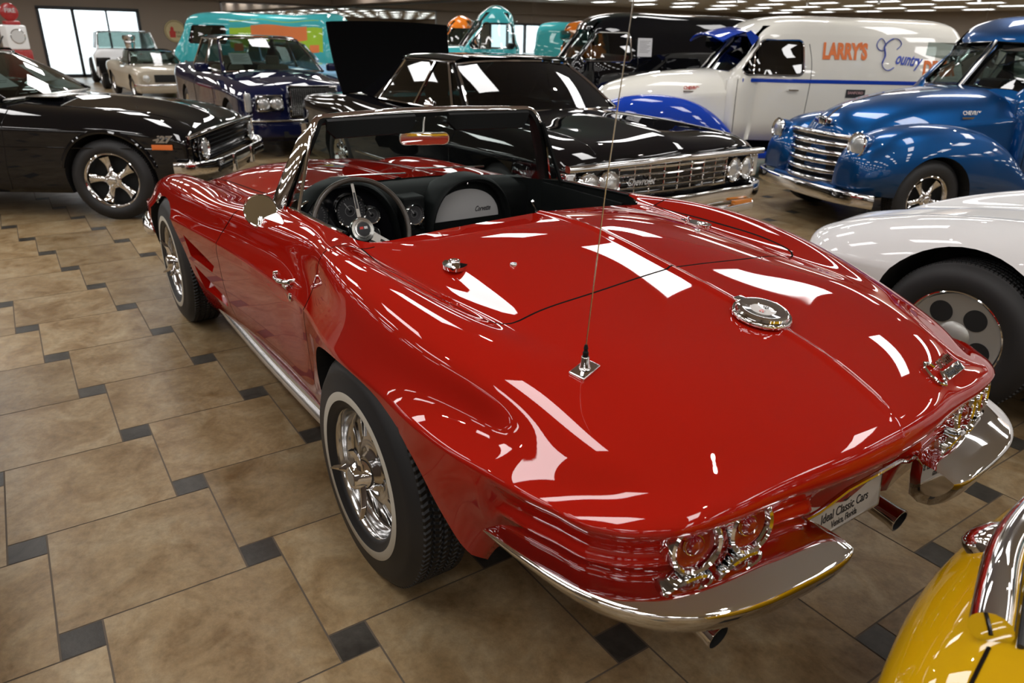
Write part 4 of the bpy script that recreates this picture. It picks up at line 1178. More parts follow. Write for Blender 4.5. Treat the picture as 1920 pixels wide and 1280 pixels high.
def cabin(par, x0, x1, hw, z, seats=(), mat=SOFT, wheel_at=None, back=.62):
    """dark floor pan closing the body under the glass, with seats"""
    for sx in seats:
        for sg in (1, -1):
            b = B().box((sx - .05, .12 * sg, z - .35), (sx + .5, .62 * sg, z - .12), bev=.05); b.box((sx - .18, .12 * sg, z - .3), (sx + .0, .62 * sg, z + .16), bev=.06)
            b.box((sx - .16, .26 * sg, z + .15), (sx - .06, .48 * sg, z + .30), bev=.04); b.out('seat', [mat], par)
    if wheel_at:
        c_ = Vector(wheel_at); M = axis(c_, (-.9, 0, .45)); n = 36
        b = B().tube([(.18 * math.cos(2 * PI * k / n), .18 * math.sin(2 * PI * k / n), 0) for k in range(n)], .012, 8, 0, M, closed=True)
        b.tube([c_, c_ + Vector((.3, 0, -.15))], .02, 8); b.box((-.18, -.01, -.005), (.18, .01, .005), 0, M); b.out('steering_wheel', [TRIMBLK], par)
def well(body, pts, z0, z1, mi=2):
    """cut the cabin opening: plan outline pts (half, y>0)"""
    P = pts + [(x, -y) for x, y in pts[::-1]]
    b = B().prism(P, z0, z1, mi); c = cutter(b, body.mats); body.cut(c); kill(c)
def lamp(par, p, d, r, deep=.03, ring=CHROME, lens=LENSC, name='headlamp'):
    M = axis(p, d)
    o = B().lathe([(r * 1.0, -.04), (r * 1.16, 0), (r * 1.18, .012), (r * 1.08, .020), (r * 1.0, .012), (r * .98, .0)], 32, 0, M).out(name, [ring], par, ang=40)
    B().lathe([(r * .99, .002), (r * .8, .012), (r * .4, .020), (0, .022)], 32, 0, M).out('lens', [lens], o)
    return o
def bar(par, pts, hw, hh, name, mat=CHROME, n=40, pw=4, ang=50, lip=0):
    """bar swept along pts (x,y,z); section is a rounded rectangle hw deep (along travel normal) hh tall"""
    P = curve(pts, n) if len(pts) > 2 else np.linspace(pts[0], pts[-1], n); G = []
    for i, p in enumerate(P):
        a = P[max(0, i - 1)]; c_ = P[min(n - 1, i + 1)]; t = c_ - a; t /= np.linalg.norm(t); nx, ny = t[1], -t[0]; l = math.hypot(nx, ny) or 1; nx /= l; ny /= l
        r = []
        for k in range(16):
            th = 2 * PI * k / 16; cc, ss = math.cos(th), math.sin(th)
            d = hw * abs(cc) ** (2 / pw) * (1 if cc > 0 else -1); h = hh * abs(ss) ** (2 / pw) * (1 if ss > 0 else -1)
            r.append((p[0] + nx * d, p[1] + ny * d, p[2] + h + lip * d))
        G.append(r)
    b = B().grid(G, close=True); b.add(G[0], [tuple(range(16))]); b.add(G[-1], [tuple(range(16))])
    return b.out(name, [mat], par, ang=ang)
def paper(par, c_, d, w_, h_, upv=(0, 0, 1), lines=True, red=False):
    M = axis(c_, d, upv)
    o = B().box((-w_ / 2, -h_ / 2, 0), (w_ / 2, h_ / 2, .002), 0, M).out('price_sheet', [PAPER], par, smooth=False)
    b = B()
    for k in range(8):
        y = h_ * (.34 - .085 * k); b.box((-w_ * .38, y, .002), (w_ * (.38 - .12 * (k % 3)), y - h_ * .018, .0026), 0, M)
    if red: b.box((-w_ * .12, h_ * .32, .002), (w_ * .12, h_ * .44, .0028), 1, M)
    b.out('print', [INK, REDINK], o, smooth=False)
    return o
# ============================================================= black coupe on the left (short deck, 5 spoke chrome wheels)
def nova():
    loc, rz = pose(5.56, -.35, -122.9)
    c = empty('coupe_car', loc, rz, 'black coupe with 427 badge and chrome five-spoke wheels, at the left edge', 'car')
    st = [(-4.80, [(0, .86), (.40, .85), (.62, .82), (.70, .80), (.74, .77)]), (-4.74, [(0, .90), (.42, .89), (.66, .87), (.76, .85), (.80, .80)]),
          (-4.3, [(0, .94), (.42, .935), (.68, .91), (.80, .87), (.87, .78)]), (-3.6, [(0, .96), (.42, .95), (.70, .93), (.82, .88), (.90, .77)]),
          (-2.6, [(0, .95), (.42, .94), (.70, .93), (.82, .88), (.905, .75)]), (-1.75, [(0, .97), (.38, .955), (.66, .93), (.80, .88), (.91, .75)]),
          (-1.2, [(0, .955), (.34, .93), (.62, .905), (.80, .86), (.915, .74)]), (-.70, [(0, .925), (.32, .895), (.62, .875), (.80, .83), (.91, .73)]),
          (-.30, [(0, .842), (.30, .82), (.62, .81), (.80, .765), (.89, .69)]), (-.12, [(0, .745), (.30, .73), (.62, .72), (.78, .69), (.86, .64)]), (-.09, [(0, .705), (.30, .695), (.62, .685), (.77, .655), (.845, .62)])]
    side = [(.004, .05), (.010, .25), (.012, .45), (.020, .65), (.045, .85), (.09, 1.0)]
    nose = [(.002, .05), (.0, .25), (.0, .45), (.02, .65), (.04, .85), (.06, 1.0)]
    b = mkhull(c, st, side, nose, nose, [BLACKP, DARK, SOFT], nb=.02, tb=.10)
    arches(b, (-.77, -3.59), .375, .345)
    well(b, [(-1.62, .55), (-1.75, .70), (-2.6, .74), (-3.55, .66), (-3.7, .55)], .5, 1.3)
    b.finish()
    # flared lip
    for x in (-.77, -3.59):
        for sg in (1, -1):
            P = [b.side(x + .39 * math.cos(a), .345 + .39 * math.sin(a), sg) for a in np.linspace(.25, PI - .25, 22)]
            B().tube([p for p in P if p], .020, 8).out('arch_lip', [BLACKP], c)
    greenhouse(c, (-1.62, .70, .95), (-2.20, .56, 1.30), (-3.15, .54, 1.30), (-3.85, .68, .93), 1.345, [BLACKP], -3.05, -2.95, glass=TINT, bw=.12, trim=SATIN)
    cabin(c, 0, 0, 0, .82, (-2.75,), wheel_at=(-2.05, .38, .92))
    wheels(c, (-.77, -3.59), .80, .335, .222, .22, 'five')
    # front: chrome frame round a black grille, lamps, bumper
    g = B().box((-.085, -.74, .46), (-.068, .74, .71), bev=.004).out('grille', [TRIMBLK], c)
    b2 = B()
    for k in range(6): b2.box((-.068, -.56, .48 + k * .036), (-.060, .56, .486 + k * .036))
    b2.out('grille_bars', [SOFT], g)
    bar(c, [(-.10, -.86, .69), (-.055, -.70, .71), (-.045, 0, .72), (-.055, .70, .71), (-.10, .86, .69)], .022, .014, 'grille_frame')
    for sg in (1, -1):
        bar(c, [(-.10, .865 * sg, .69), (-.095, .868 * sg, .58), (-.10, .865 * sg, .45)], .020, .014, 'grille_side_trim', pw=2)
        lamp(c, (-.062, .64 * sg, .575), (1, 0, .03), .080)
    bar(c, [(-.22, -.925, .44), (-.10, -.90, .44), (-.01, -.78, .435), (.03, -.40, .43), (.035, 0, .43), (.03, .40, .43), (-.01, .78, .435), (-.10, .90, .44), (-.22, .925, .44)], .032, .055, 'front_bumper', lip=.5)
    for y in (.50, -.50): bar(c, [(.052, y - .15, .41), (.055, y + .15, .41)], .014, .030, 'bumper_slot', TRIMBLK, n=4)
    for y in (.26, -.26): B().box((.03, y - .03, .32), (.075, y + .03, .49), bev=.012).out('overrider', [CHROME], c)
    bar(c, [(-4.76, -.80, .50), (-4.84, -.5, .50), (-4.86, 0, .50), (-4.84, .5, .50), (-4.76, .80, .50)], .03, .055, 'rear_bumper')
    # badge on the right wing (the side that faces the camera)
    q = b.side(-.31, .655, -1); M = axis(q + Vector((0, -.003, 0)), (0, -1, .05))
    text('wing_number', '427', .075, M @ T(0, .02, 0), SATIN, c, .004, .0035, shear=.25, sx=1.25)
    B().box((-.085, -.062, 0), (.085, -.020, .006), 0, M, bev=.002).out('wing_badge', [ORINK], c)
    # cowl vent plate, wing badges
    seam(c, b, [(-1.63, .24), (-1.60, .5), (-1.57, .72), (-1.55, .90)], sg=-1); seam(c, b, [(-1.63, .24), (-1.60, .5), (-1.57, .72), (-1.55, .90)], sg=1)
    for sg in (1, -1): seam(c, b, [(-1.5, .64 * sg), (-.8, .62 * sg), (-.13, .60 * sg)], view='top')
    paper(c, (-1.90, -.33, 1.10), (.55, 0, .75), .34, .26, lines=True); paper(c, (-1.92, .42, 1.11), (.55, 0, .75), .28, .24)
    B().box((-1.56, -.50, .962), (-1.30, -.14, .968), 0).out('hood_plate', [SATIN], c, smooth=False)
    B().tube([b.side(x, .60, -1) + Vector((0, -.002, 0)) for x in np.linspace(-4.6, -.16, 20)], .004, 6).out('side_trim', [BLACKP], c)
nova()

# ============================================================= long black hardtop behind the convertible
def impala():
    loc, rz = pose(1.79, -2.40, 180.0)
    c = empty('hardtop_car', loc, rz, 'long black hardtop with quad headlamps and wide chrome grille, its boot lid raised', 'car')
    st = [(-5.15, [(0, .80), (.45, .79), (.75, .77), (.86, .75), (.90, .72)]), (-5.08, [(0, .86), (.46, .85), (.78, .83), (.90, .80), (.93, .73)]),
          (-4.6, [(0, .90), (.46, .89), (.78, .90), (.92, .87), (.97, .74)]), (-3.9, [(0, .92), (.48, .92), (.80, .945), (.93, .90), (.99, .73)]),
          (-3.3, [(0, .93), (.48, .93), (.80, .93), (.92, .88), (.995, .72)]), (-2.3, [(0, .93), (.48, .925), (.78, .915), (.90, .87), (.99, .71)]),
          (-1.55, [(0, .97), (.42, .95), (.72, .925), (.88, .88), (.99, .72)]), (-1.0, [(0, .965), (.38, .935), (.72, .915), (.90, .87), (.995, .73)]),
          (-.5, [(0, .935), (.36, .905), (.72, .89), (.92, .845), (.99, .74)]), (-.16, [(0, .865), (.36, .845), (.72, .835), (.92, .80), (.975, .73)]), (-.07, [(0, .80), (.36, .79), (.72, .785), (.92, .755), (.955, .71)])]
    side = [(.004, .05), (.006, .22), (.010, .42), (.020, .65), (.05, .86), (.09, 1.0)]
    nose = [(.002, .05), (.0, .22), (.0, .42), (.02, .65), (.04, .86), (.06, 1.0)]
    b = mkhull(c, st, side, nose, nose, [BLACKP, DARK, SOFT], nb=.10, tb=.06, wn=(.45, .35))
    arches(b, (-.95, -3.93), .38, .33, y0=.5)
    well(b, [(-1.66, .60), (-1.8, .76), (-2.6, .80), (-3.4, .74), (-3.6, .6)], .5, 1.3)
    b.finish()
    greenhouse(c, (-1.62, .78, .945), (-2.12, .60, 1.325), (-3.20, .58, 1.325), (-4.05, .72, .945), 1.375, [BLACKP], -3.30, -3.05, pil=((-2.55, -2.45), (-1.86, -2.22)), glass=DKGLASS, bw=.16, bt=.07)
    cabin(c, 0, 0, 0, .82, (-2.75,), wheel_at=(-2.1, -.40, .92))
    wheels(c, (-.95, -3.93), .85, .335, .195, .21, 'five')
    V_ = lambda y: -.045 - .075 * abs(y) ** 1.5        # plan shape of the nose
    P = [(V_(y), y, .765 - .02 * abs(y)) for y in np.linspace(-.97, .97, 15)]
    bar(c, P, .030, .022, 'hood_lip', n=60)
    G = B()
    for k in range(5):
        z = .715 - k * .044; G.tube([(V_(y) - .015, y, z) for y in np.linspace(-.545, .545, 13)], .0075, 6, flat=1.2)
    for y in np.linspace(-.545, .545, 9): G.tube([(V_(y) - .02, y, .73), (V_(y) - .02, y, .53)], .0055, 6)
    g = G.out('grille_bars', [CHROME], c)
    B().grid([[(V_(y) - .05, y, z) for z in (.50, .76)] for y in np.linspace(-.94, .94, 17)]).out('grille_back', [DARK], c)
    text('grille_script', 'Chevrolet', .07, frame((V_(-.30) + .004, -.38, .63), (.10, 1, 0), (0, 0, 1)) , CHROME, g, .006, .001, shear=.4, width=.24)
    for sg in (1, -1):
        for y in (.635, .800): lamp(c, (V_(y) - .012, y * sg, .625), (1, .12 * sg, .0), .078)
        # wrap-round corner lamp
        q = B().box((-.20, .88 * sg, .545), (-.135, .972 * sg, .715), bev=.012).out('corner_lamp', [CHROME], c)
        B().box((-.17, .905 * sg, .565), (-.128, .962 * sg, .70), bev=.008).out('lens', [LENSC], q)
        B().box((-.215, .968 * sg, .57), (-.155, .980 * sg, .695), bev=.004).out('side_marker', [LENSR], q)
    P = [(-.34, -1.00, .455), (-.18, -.985, .455)] + [(V_(y) + .055, y, .455) for y in (-.85, -.5, -.2, 0, .2, .5, .85)] + [(-.18, .985, .455), (-.34, 1.00, .455)]
    bar(c, P, .035, .055, 'front_bumper', n=70, lip=.6)
    P = [(V_(y) + .085, y, .36) for y in (-.80, -.4, 0, .4, .80)]; bar(c, P, .02, .035, 'bumper_lower', n=40, lip=-.4)
    for sg in (1, -1): B().box((.018, .52 * sg, .395), (.055, .72 * sg, .425), bev=.004).out('turn_lamp', [LENSA], c)
    bar(c, [(-4.9, -.97, .50), (-5.15, -.90, .50), (-5.22, 0, .50), (-5.15, .90, .50), (-4.9, .97, .50)], .035, .06, 'rear_bumper')
    for sg in (1, -1):
        seam(c, b, [(-1.5, .64 * sg), (-.8, .66 * sg), (-.16, .70 * sg)], view='top', r=.005)
        seam(c, b, [(-1.62, .26), (-1.60, .5), (-1.58, .9)], sg=sg)
        B().tube([b.side(x, .44, sg) for x in np.linspace(-3.45, -1.4, 12)], .010, 6).out('side_trim', [CHROME], c)
        mp = Vector((-1.98, .93 * sg, .99)); b_ = B().tube([Vector((-1.93, .90 * sg, .90)), mp], .010, 8); b_.lathe([(0, -.05), (.035, -.035), (.055, 0), (.050, .01)], 24, 0, axis(mp, (-1, 0, 0))); m_ = b_.out('door_mirror', [CHROME], c)
        B().lathe([(.051, .008), (0, .008)], 24, 0, axis(mp, (-1, 0, 0))).out('mirror_glass', [MIRR], m_)
    # raised boot lid
    H = [Vector((-4.08, -.56, .97)), Vector((-4.08, .56, .97))]
    G = []
    for i in range(13):
        s_ = i / 12; r = []
        for j in range(13):
            t = j / 12; w_ = .69 + .03 * t
            y = (2 * s_ - 1) * w_ - .12; r.append((-4.10 - .25 * t - .05 * math.sin(PI * t), y, .95 + .69 * t + (-.02 * (2 * s_ - 1) ** 2)))
        G.append(r)
    bb = B().grid(G); bb.grid([[(x + .03, y, z + .01) for x, y, z in r] for r in G])
    e1 = [g_[-1] for g_ in G]; bb.grid([[p, (p[0] + .03, p[1], p[2] + .01)] for p in e1]); bb.grid([[p, (p[0] + .03, p[1], p[2] + .01)] for p in G[0]]); bb.grid([[p, (p[0] + .03, p[1], p[2] + .01)] for p in G[-1]])
    bb.out('boot_lid', [MATTE], c)
impala()

# ============================================================= navy saloon
def bentley():
    loc, rz = pose(7.84, -1.98, 177.9)
    c = empty('saloon_car', loc, rz, 'dark navy four-door saloon with paired round headlamps, behind the black coupe', 'car')
    c.scale = (.96,) * 3
    st = [(-5.3, [(0, .95), (.40, .94), (.66, .92), (.76, .88), (.80, .82)]), (-5.2, [(0, 1.02), (.42, 1.01), (.70, .99), (.82, .94), (.86, .84)]),
          (-4.4, [(0, 1.06), (.42, 1.05), (.72, 1.03), (.86, .97), (.93, .84)]), (-3.2, [(0, 1.02), (.42, 1.01), (.72, 1.0), (.87, .95), (.955, .82)]),
          (-1.75, [(0, 1.06), (.38, 1.05), (.70, 1.01), (.86, .95), (.955, .82)]), (-1.1, [(0, 1.05), (.32, 1.03), (.66, .985), (.85, .93), (.95, .82)]),
          (-.5, [(0, 1.01), (.28, .98), (.62, .93), (.82, .88), (.93, .79)]), (-.15, [(0, .93), (.28, .91), (.60, .86), (.78, .81), (.87, .74)]), (-.06, [(0, .86), (.28, .85), (.58, .80), (.75, .76), (.82, .70)])]
    side = [(.004, .05), (.010, .25), (.010, .45), (.014, .65), (.03, .85), (.06, 1.0)]
    nose = [(.0, .05), (-.03, .25), (-.05, .45), (-.07, .60), (-.08, .80), (-.03, 1.0)]
    b = mkhull(c, st, side, nose, nose, [NAVY, DARK, SOFT], nb=.08, tb=.12)
    arches(b, (-.88, -3.98), .385, .35); well(b, [(-1.75, .58), (-1.9, .74), (-3.0, .78), (-4.0, .70), (-4.1, .6)], .5, 1.4)
    b.finish()
    greenhouse(c, (-1.70, .74, 1.03), (-2.42, .60, 1.48), (-3.75, .58, 1.48), (-4.45, .70, 1.06), 1.535, [NAVY], -4.0, -3.75, pil=((-2.95, -2.95), (-3.0, -3.0)), glass=TINT, bw=.14)
    cabin(c, 0, 0, 0, .92, (-3.0,), SEAT, wheel_at=(-2.3, -.38, 1.02)); wheels(c, (-.88, -3.98), .80, .35, .225, .22, 'five')
    gr = B().box((-.05, -.34, .52), (.04, .34, .93), bev=.02).out('radiator_shell', [CHROME], c)
    g = B().box((.035, -.31, .55), (.046, .31, .905)).out('grille_mesh', [SATIN], gr, smooth=False)
    b2 = B()
    for k in range(22): b2.box((.046, -.30 + k * .0285, .55), (.049, -.292 + k * .0285, .905))
    for k in range(14): b2.box((.046, -.31, .555 + k * .026), (.049, .31, .561 + k * .026))
    b2.out('grille_bars', [DARK], gr, smooth=False)
    for sg in (1, -1):
        p = B().box((-.08, .40 * sg, .61), (.012, .76 * sg, .82), bev=.03).out('lamp_panel', [CHROME], c)
        B().box((-.05, .415 * sg, .625), (.018, .745 * sg, .805), bev=.02).out('lamp_recess', [DARK], p)
        for y in (.495, .665): lamp(c, (.022, y * sg, .715), (1, 0, .02), .072)
        B().box((-.16, .80 * sg, .60), (-.055, .875 * sg, .84), bev=.03).out('turn_lamp', [LENSC], c)
        seam(c, b, [(-1.7, .3), (-1.66, .6), (-1.62, .93)], sg=sg); seam(c, b, [(-2.95, .3), (-2.95, .6), (-2.95, .95)], sg=sg); seam(c, b, [(-1.7, .60 * sg), (-.9, .55 * sg), (-.1, .36 * sg)], view='top')
        mp = Vector((-1.95, .98 * sg, 1.08)); m_ = B().box((-1.99, .90 * sg, 1.02), (-1.90, 1.10 * sg, 1.14), bev=.035).out('door_mirror', [NAVY], c)
        B().box((-1.992, .92 * sg, 1.035), (-1.989, 1.085 * sg, 1.125)).out('mirror_glass', [MIRR], m_, smooth=False)
    bar(c, [(-.35, -.95, .50), (-.05, -.90, .50), (.05, -.5, .50), (.07, 0, .50), (.05, .5, .50), (-.05, .90, .50), (-.35, .95, .50)], .03, .012, 'bumper_strip')
    bar(c, [(-.35, -.94, .38), (-.06, -.88, .38), (.04, -.5, .38), (.06, 0, .38), (.04, .5, .38), (-.06, .88, .38), (-.35, .94, .38)], .03, .10, 'front_bumper', NAVY)
    B().box((.062, -.45, .28), (.075, .45, .36)).out('air_intake', [DARK], c, smooth=False)
    paper(c, (-1.98, -.42, 1.20), (.6, 0, .75), .30, .24)
bentley()

# ============================================================= ivory convertible with black roof
def mustang():
    loc, rz = pose(16.9, -2.05, 182)
    c = empty('soft_top_car', loc, rz, 'ivory car with black roof and two price sheets behind its windscreen, near the shop window', 'car')
    c.scale = (.84,) * 3
    st = [(-4.5, [(0, .82), (.4, .81), (.62, .80), (.74, .78), (.78, .74)]), (-4.4, [(0, .88), (.42, .87), (.66, .87), (.79, .83), (.82, .74)]), (-3.0, [(0, .90), (.42, .89), (.66, .89), (.80, .85), (.86, .72)]),
          (-1.6, [(0, .92), (.40, .91), (.66, .89), (.80, .85), (.865, .71)]), (-.9, [(0, .92), (.36, .905), (.64, .885), (.80, .84), (.86, .71)]), (-.25, [(0, .87), (.34, .86), (.62, .845), (.78, .80), (.84, .70)]), (-.08, [(0, .83), (.34, .82), (.60, .80), (.74, .76), (.80, .69)])]
    side = [(.004, .05), (.008, .25), (.03, .45), (.02, .60), (.03, .85), (.07, 1.0)]
    nose = [(-.01, .05), (.02, .25), (.05, .45), (.07, .62), (.08, .80), (.10, 1.0)]
    b = mkhull(c, st, side, nose, nose, [IVORY, DARK, SOFT], nb=.05, tb=.05)
    arches(b, (-.85, -3.58), .36, .33); well(b, [(-1.55, .5), (-1.7, .66), (-2.6, .70), (-3.2, .6)], .5, 1.2); b.finish()
    greenhouse(c, (-1.55, .68, .90), (-1.98, .56, 1.25), (-3.0, .54, 1.25), (-3.55, .62, .91), 1.30, [MATTE], -2.85, -2.75, glass=TINT)
    cabin(c, 0, 0, 0, .78, (-2.5,), IVORY); wheels(c, (-.85, -3.58), .74, .32, .18, .18, 'dog')
    B().box((-.105, -.40, .50), (-.085, .40, .69), bev=.01).out('grille', [DARK], c)
    for sg in (1, -1): lamp(c, (-.10, .60 * sg, .60), (1, 0, 0), .088, ring=IVORY)
    bar(c, [(-.30, -.86, .42), (-.05, -.80, .42), (.02, 0, .42), (-.05, .80, .42), (-.30, .86, .42)], .02, .035, 'front_bumper')
    for y in (.25, -.28): paper(c, (-1.80, y, 1.10), (.6, 0, .75), .24, .24, red=True)
    for sg in (1, -1): mp = (-1.68, .86 * sg, .96); B().tube([(-1.66, .82 * sg, .90), mp], .008, 8).lathe([(0, -.03), (.04, 0), (.038, .006), (0, .007)], 20, 0, axis(mp, (-1, 0, 0))).out('door_mirror', [CHROME], c)
mustang()

# ============================================================= dark low car between the coupe and the ivory one
def lowdark():
    loc, rz = pose(11.0, .80, -125)
    c = empty('sports_car', loc, rz, 'low dark green car whose bonnet shows above the black coupe', 'car')
    st = [(-4.4, [(0, .80), (.4, .79), (.6, .77), (.72, .73), (.76, .68)]), (-4.2, [(0, .86), (.4, .85), (.64, .84), (.78, .79), (.83, .70)]), (-3.0, [(0, .88), (.4, .87), (.64, .87), (.79, .82), (.86, .68)]), (-1.6, [(0, .90), (.4, .88), (.64, .86), (.79, .81), (.86, .68)]),
          (-.8, [(0, .86), (.36, .84), (.62, .82), (.78, .77), (.85, .66)]), (-.2, [(0, .76), (.34, .74), (.58, .72), (.73, .68), (.80, .62)]), (-.04, [(0, .68), (.34, .67), (.56, .65), (.70, .62), (.76, .58)])]
    side = [(.004, .06), (.010, .3), (.014, .5), (.02, .7), (.04, .87), (.08, 1.0)]
    b = mkhull(c, st, side, side, side, [paint('dark_green_paint', (.006, .012, .010)), DARK, SOFT], nb=.15, tb=.1)
    arches(b, (-.85, -3.45), .36, .33); well(b, [(-1.6, .5), (-1.75, .66), (-2.6, .70), (-3.2, .6)], .5, 1.2); b.finish()
    greenhouse(c, (-1.6, .68, .88), (-2.1, .54, 1.20), (-2.9, .52, 1.20), (-3.6, .62, .88), 1.24, [b.mats[0]], -2.85, -2.7, glass=DKGLASS)
    wheels(c, (-.85, -3.45), .74, .32, .20, .20, 'five')
    for sg in (1, -1): lamp(c, (-.10, .56 * sg, .58), (1, 0, 0), .075)
    bar(c, [(-.2, -.80, .42), (-.03, -.70, .42), (.03, 0, .42), (-.03, .70, .42), (-.2, .80, .42)], .02, .035, 'front_bumper')
lowdark()

# ============================================================= white roofed hot rod in front of the shop window
def hotrod():
    loc, rz = pose(21.2, -2.1, 178)
    c = empty('hot_rod_car', loc, rz, 'white-roofed hot rod with exposed engine in front of the shop window', 'car')
    st = [(-4.4, [(0, .95), (.4, .94), (.62, .92), (.74, .88), (.80, .80)]), (-3.0, [(0, 1.0), (.4, .99), (.66, .97), (.80, .92), (.88, .80)]), (-1.7, [(0, 1.0), (.4, .99), (.66, .97), (.80, .92), (.88, .80)]), (-1.66, [(0, .98), (.4, .97), (.66, .95), (.80, .90), (.87, .79)]),
          (-1.62, [(0, .70), (.3, .69), (.5, .68), (.62, .66), (.68, .62)]), (-.6, [(0, .60), (.2, .59), (.3, .58), (.36, .56), (.40, .52)]), (-.1, [(0, .55), (.2, .54), (.28, .53), (.34, .51), (.36, .48)])]
    side = [(.004, .06), (.010, .3), (.014, .5), (.02, .7), (.04, .87), (.08, 1.0)]
    b = mkhull(c, st, side, side, side, [WHITE, DARK, SOFT], nb=.02, tb=.1); well(b, [(-1.75, .6), (-1.85, .72), (-3.2, .74), (-3.5, .6)], .7, 1.2); b.finish()
    greenhouse(c, (-1.75, .76, .99), (-1.98, .68, 1.44), (-3.4, .66, 1.44), (-3.75, .72, .98), 1.49, [WHITE], -3.3, -3.2, pil=((-2.5, -2.5),), glass=TINT)
    wheels(c, (-.5, -3.5), .80, .36, .20, .22, 'five')
    e = B()
    e.box((-1.45, -.18, .55), (-.75, .18, .86), bev=.03); e.box((-1.35, -.14, .86), (-.85, .14, 1.02), bev=.03); e.lathe([(0, 1.02), (.12, 1.02), (.13, 1.10), (.14, 1.18), (.13, 1.22), (0, 1.23)], 20, 0, T(-1.1, 0, 0))
    e.lathe([(.10, -.05), (.11, 0), (.10, .05), (.04, .06), (0, .06)], 20, 0, axis((-.72, 0, .72), (1, 0, 0)))
    for sg in (1, -1):
        for k in range(4): e.tube([(-1.35 + k * .16, .18 * sg, .78), (-1.38 + k * .16, .34 * sg, .74), (-1.45 + k * .16, .46 * sg, .60)], .025, 8)
    e.out('engine', [CHROME], c, ang=40)
    B().lathe([(0, 1.22), (.15, 1.22), (.17, 1.26), (.17, 1.34), (.14, 1.36), (0, 1.36)], 24, 0, T(-1.1, 0, 0)).out('air_scoop', [SATIN], c)
    for sg in (1, -1):
        G = []
        for i in range(17):
            a = .1 + 2.6 * i / 16; r = .44; G.append([(-.5 + r * math.cos(a), sg * y, .36 + r * math.sin(a)) for y in (.62, .70, .86, .94)])
        B().grid(G).out('front_wing', [BLACKP], c); lamp(c, (-.05, .40 * sg, .72), (1, 0, 0), .09)
hotrod()
# ============================================================= rounded late-forties trucks and vans
def fenderbody(par, sg, mat, name, st, y0, nseg=14, arch=None, armat=DARK):
    """closed bulging wing: st = (x, y_in, y_out, z_low, z_top)"""
    S_ = curve(st, 40); G = []
    for x, yi, yo, zl, zt in S_:
        r = []
        for k in range(nseg + 1):
            a = PI * k / nseg; ca = math.cos(a); sa = math.sin(a)
            y = (yi + yo) / 2 + (yo - yi) / 2 * (abs(ca) ** .75) * (1 if ca > 0 else -1)
            z = zl + (zt - zl) * abs(sa) ** .62
            r.append((x, sg * y, z))
        G.append(r)
    V = [p for r in G for p in r]; n = len(G[0]); F = []
    for i in range(len(G) - 1):
        for k in range(n): F.append((i * n + k, (i + 1) * n + k, (i + 1) * n + (k + 1) % n, i * n + (k + 1) % n))
    F.append(tuple(range(n))); F.append(tuple(range((len(G) - 1) * n, len(G) * n))[::-1])
    b = Body(name, V, F, [mat, armat, armat], par)
    if arch: arches(b, (arch[0],), arch[1], arch[2], y0=.30, y1=1.3)
    b.finish(); return b
def solid(par, x0s, mat_, name, nm=None, grow=0.):
    pass
def cabshell(par, name, xs, mats, W=.80, zb=.50, belt=1.26, top=1.95, rear_round=.12, shrink=0., cowl=-1.6, nu=60):
    """xs = (windscreen base x, windscreen top x, rear top x, rear base x)"""
    xb, xt, xr, xrb = xs; s_ = shrink
    xb -= s_ * 1.2; xt -= s_; xr += s_; xrb += s_; W -= s_; top -= s_; zb += s_
    sh = top - .24      # gutter height
    def row(x, w, t, g): return (x, [(0, t), (.32 * w / .74, t - .010), (.54 * w / .74, t - .045), (.68 * w / .74, t - .11), (w, g)])
    w = W - .09
    L = xt - xr
    st = [row(xr, w * .84, sh + .03, sh - .02), row(xr + .03, w * .90, sh + .10, sh), row(xr + .14, w * .97, top - .05, sh), row(xr + L * .5, w, top, sh), row(xt - .13, w * .95, top - .08, sh - .005), row(xt - .02, w * .88, top - .17, sh - .03), row(xt, w * .84, sh + .03, sh - .05)] if L < 1 else [row(xr, w * .80, sh + .03, sh - .02), row(xr + .03, w * .88, sh + .10, sh + .0), row(xr + .14, w * .96, top - .06, sh + .0), row(xr + min(.5, L * .3), w, top - .01, sh), row(xr + L * .55, w, top, sh), row(xt - .35, w * .99, top - .02, sh), row(xt - .12, w * .94, top - .09, sh - .005), row(xt - .02, w * .88, top - .17, sh - .03), row(xt, w * .84, sh + .03, sh - .05)]
    mkhull.z0 = zb
    fb = (sh - belt) / (sh - zb)
    side = [(-.010, .08), (-.04, fb * .5), (-.078, fb), (-.088, fb + (1 - fb) * .3), (-.088, fb + (1 - fb) * .7), (-.075, 1.0)]
    nose = [(-.03, .08), (-.5 * (xb - xt), fb * .5), (-(xb - xt), fb), (-(xb - xt), fb + (1 - fb) * .3), (-(xb - xt), fb + (1 - fb) * .7), (-(xb - xt), 1.0)]
    tail = [(-.02, .08), (-.04, fb * .5), (-(xr - xrb), fb), (-(xr - xrb), fb + (1 - fb) * .3), (-(xr - xrb), fb + (1 - fb) * .7), (-(xr - xrb), 1.0)]
    b = mkhull(par, st, side, nose, tail, mats, name=name, nb=.10, tb=.06, nu=nu, nv=24, wn=(.45, .45)); mkhull.z0 = .22
    return b
def rrect(x0, x1, z0, z1, r, sl0=0, sl1=0, n=5):
    """rounded rectangle, x edges may slope (top offset)"""
    P = []
    for cx, cz, a0 in ((x1 + sl1 - r, z1 - r, 0), (x0 + sl0 + r, z1 - r, 90), (x0 + r, z0 + r, 180), (x1 - r, z0 + r, 270)):
        for k in range(n + 1):
            a = R(a0 + 90 * k / n); P.append((cx + r * math.cos(a), cz + r * math.sin(a)))
    return P
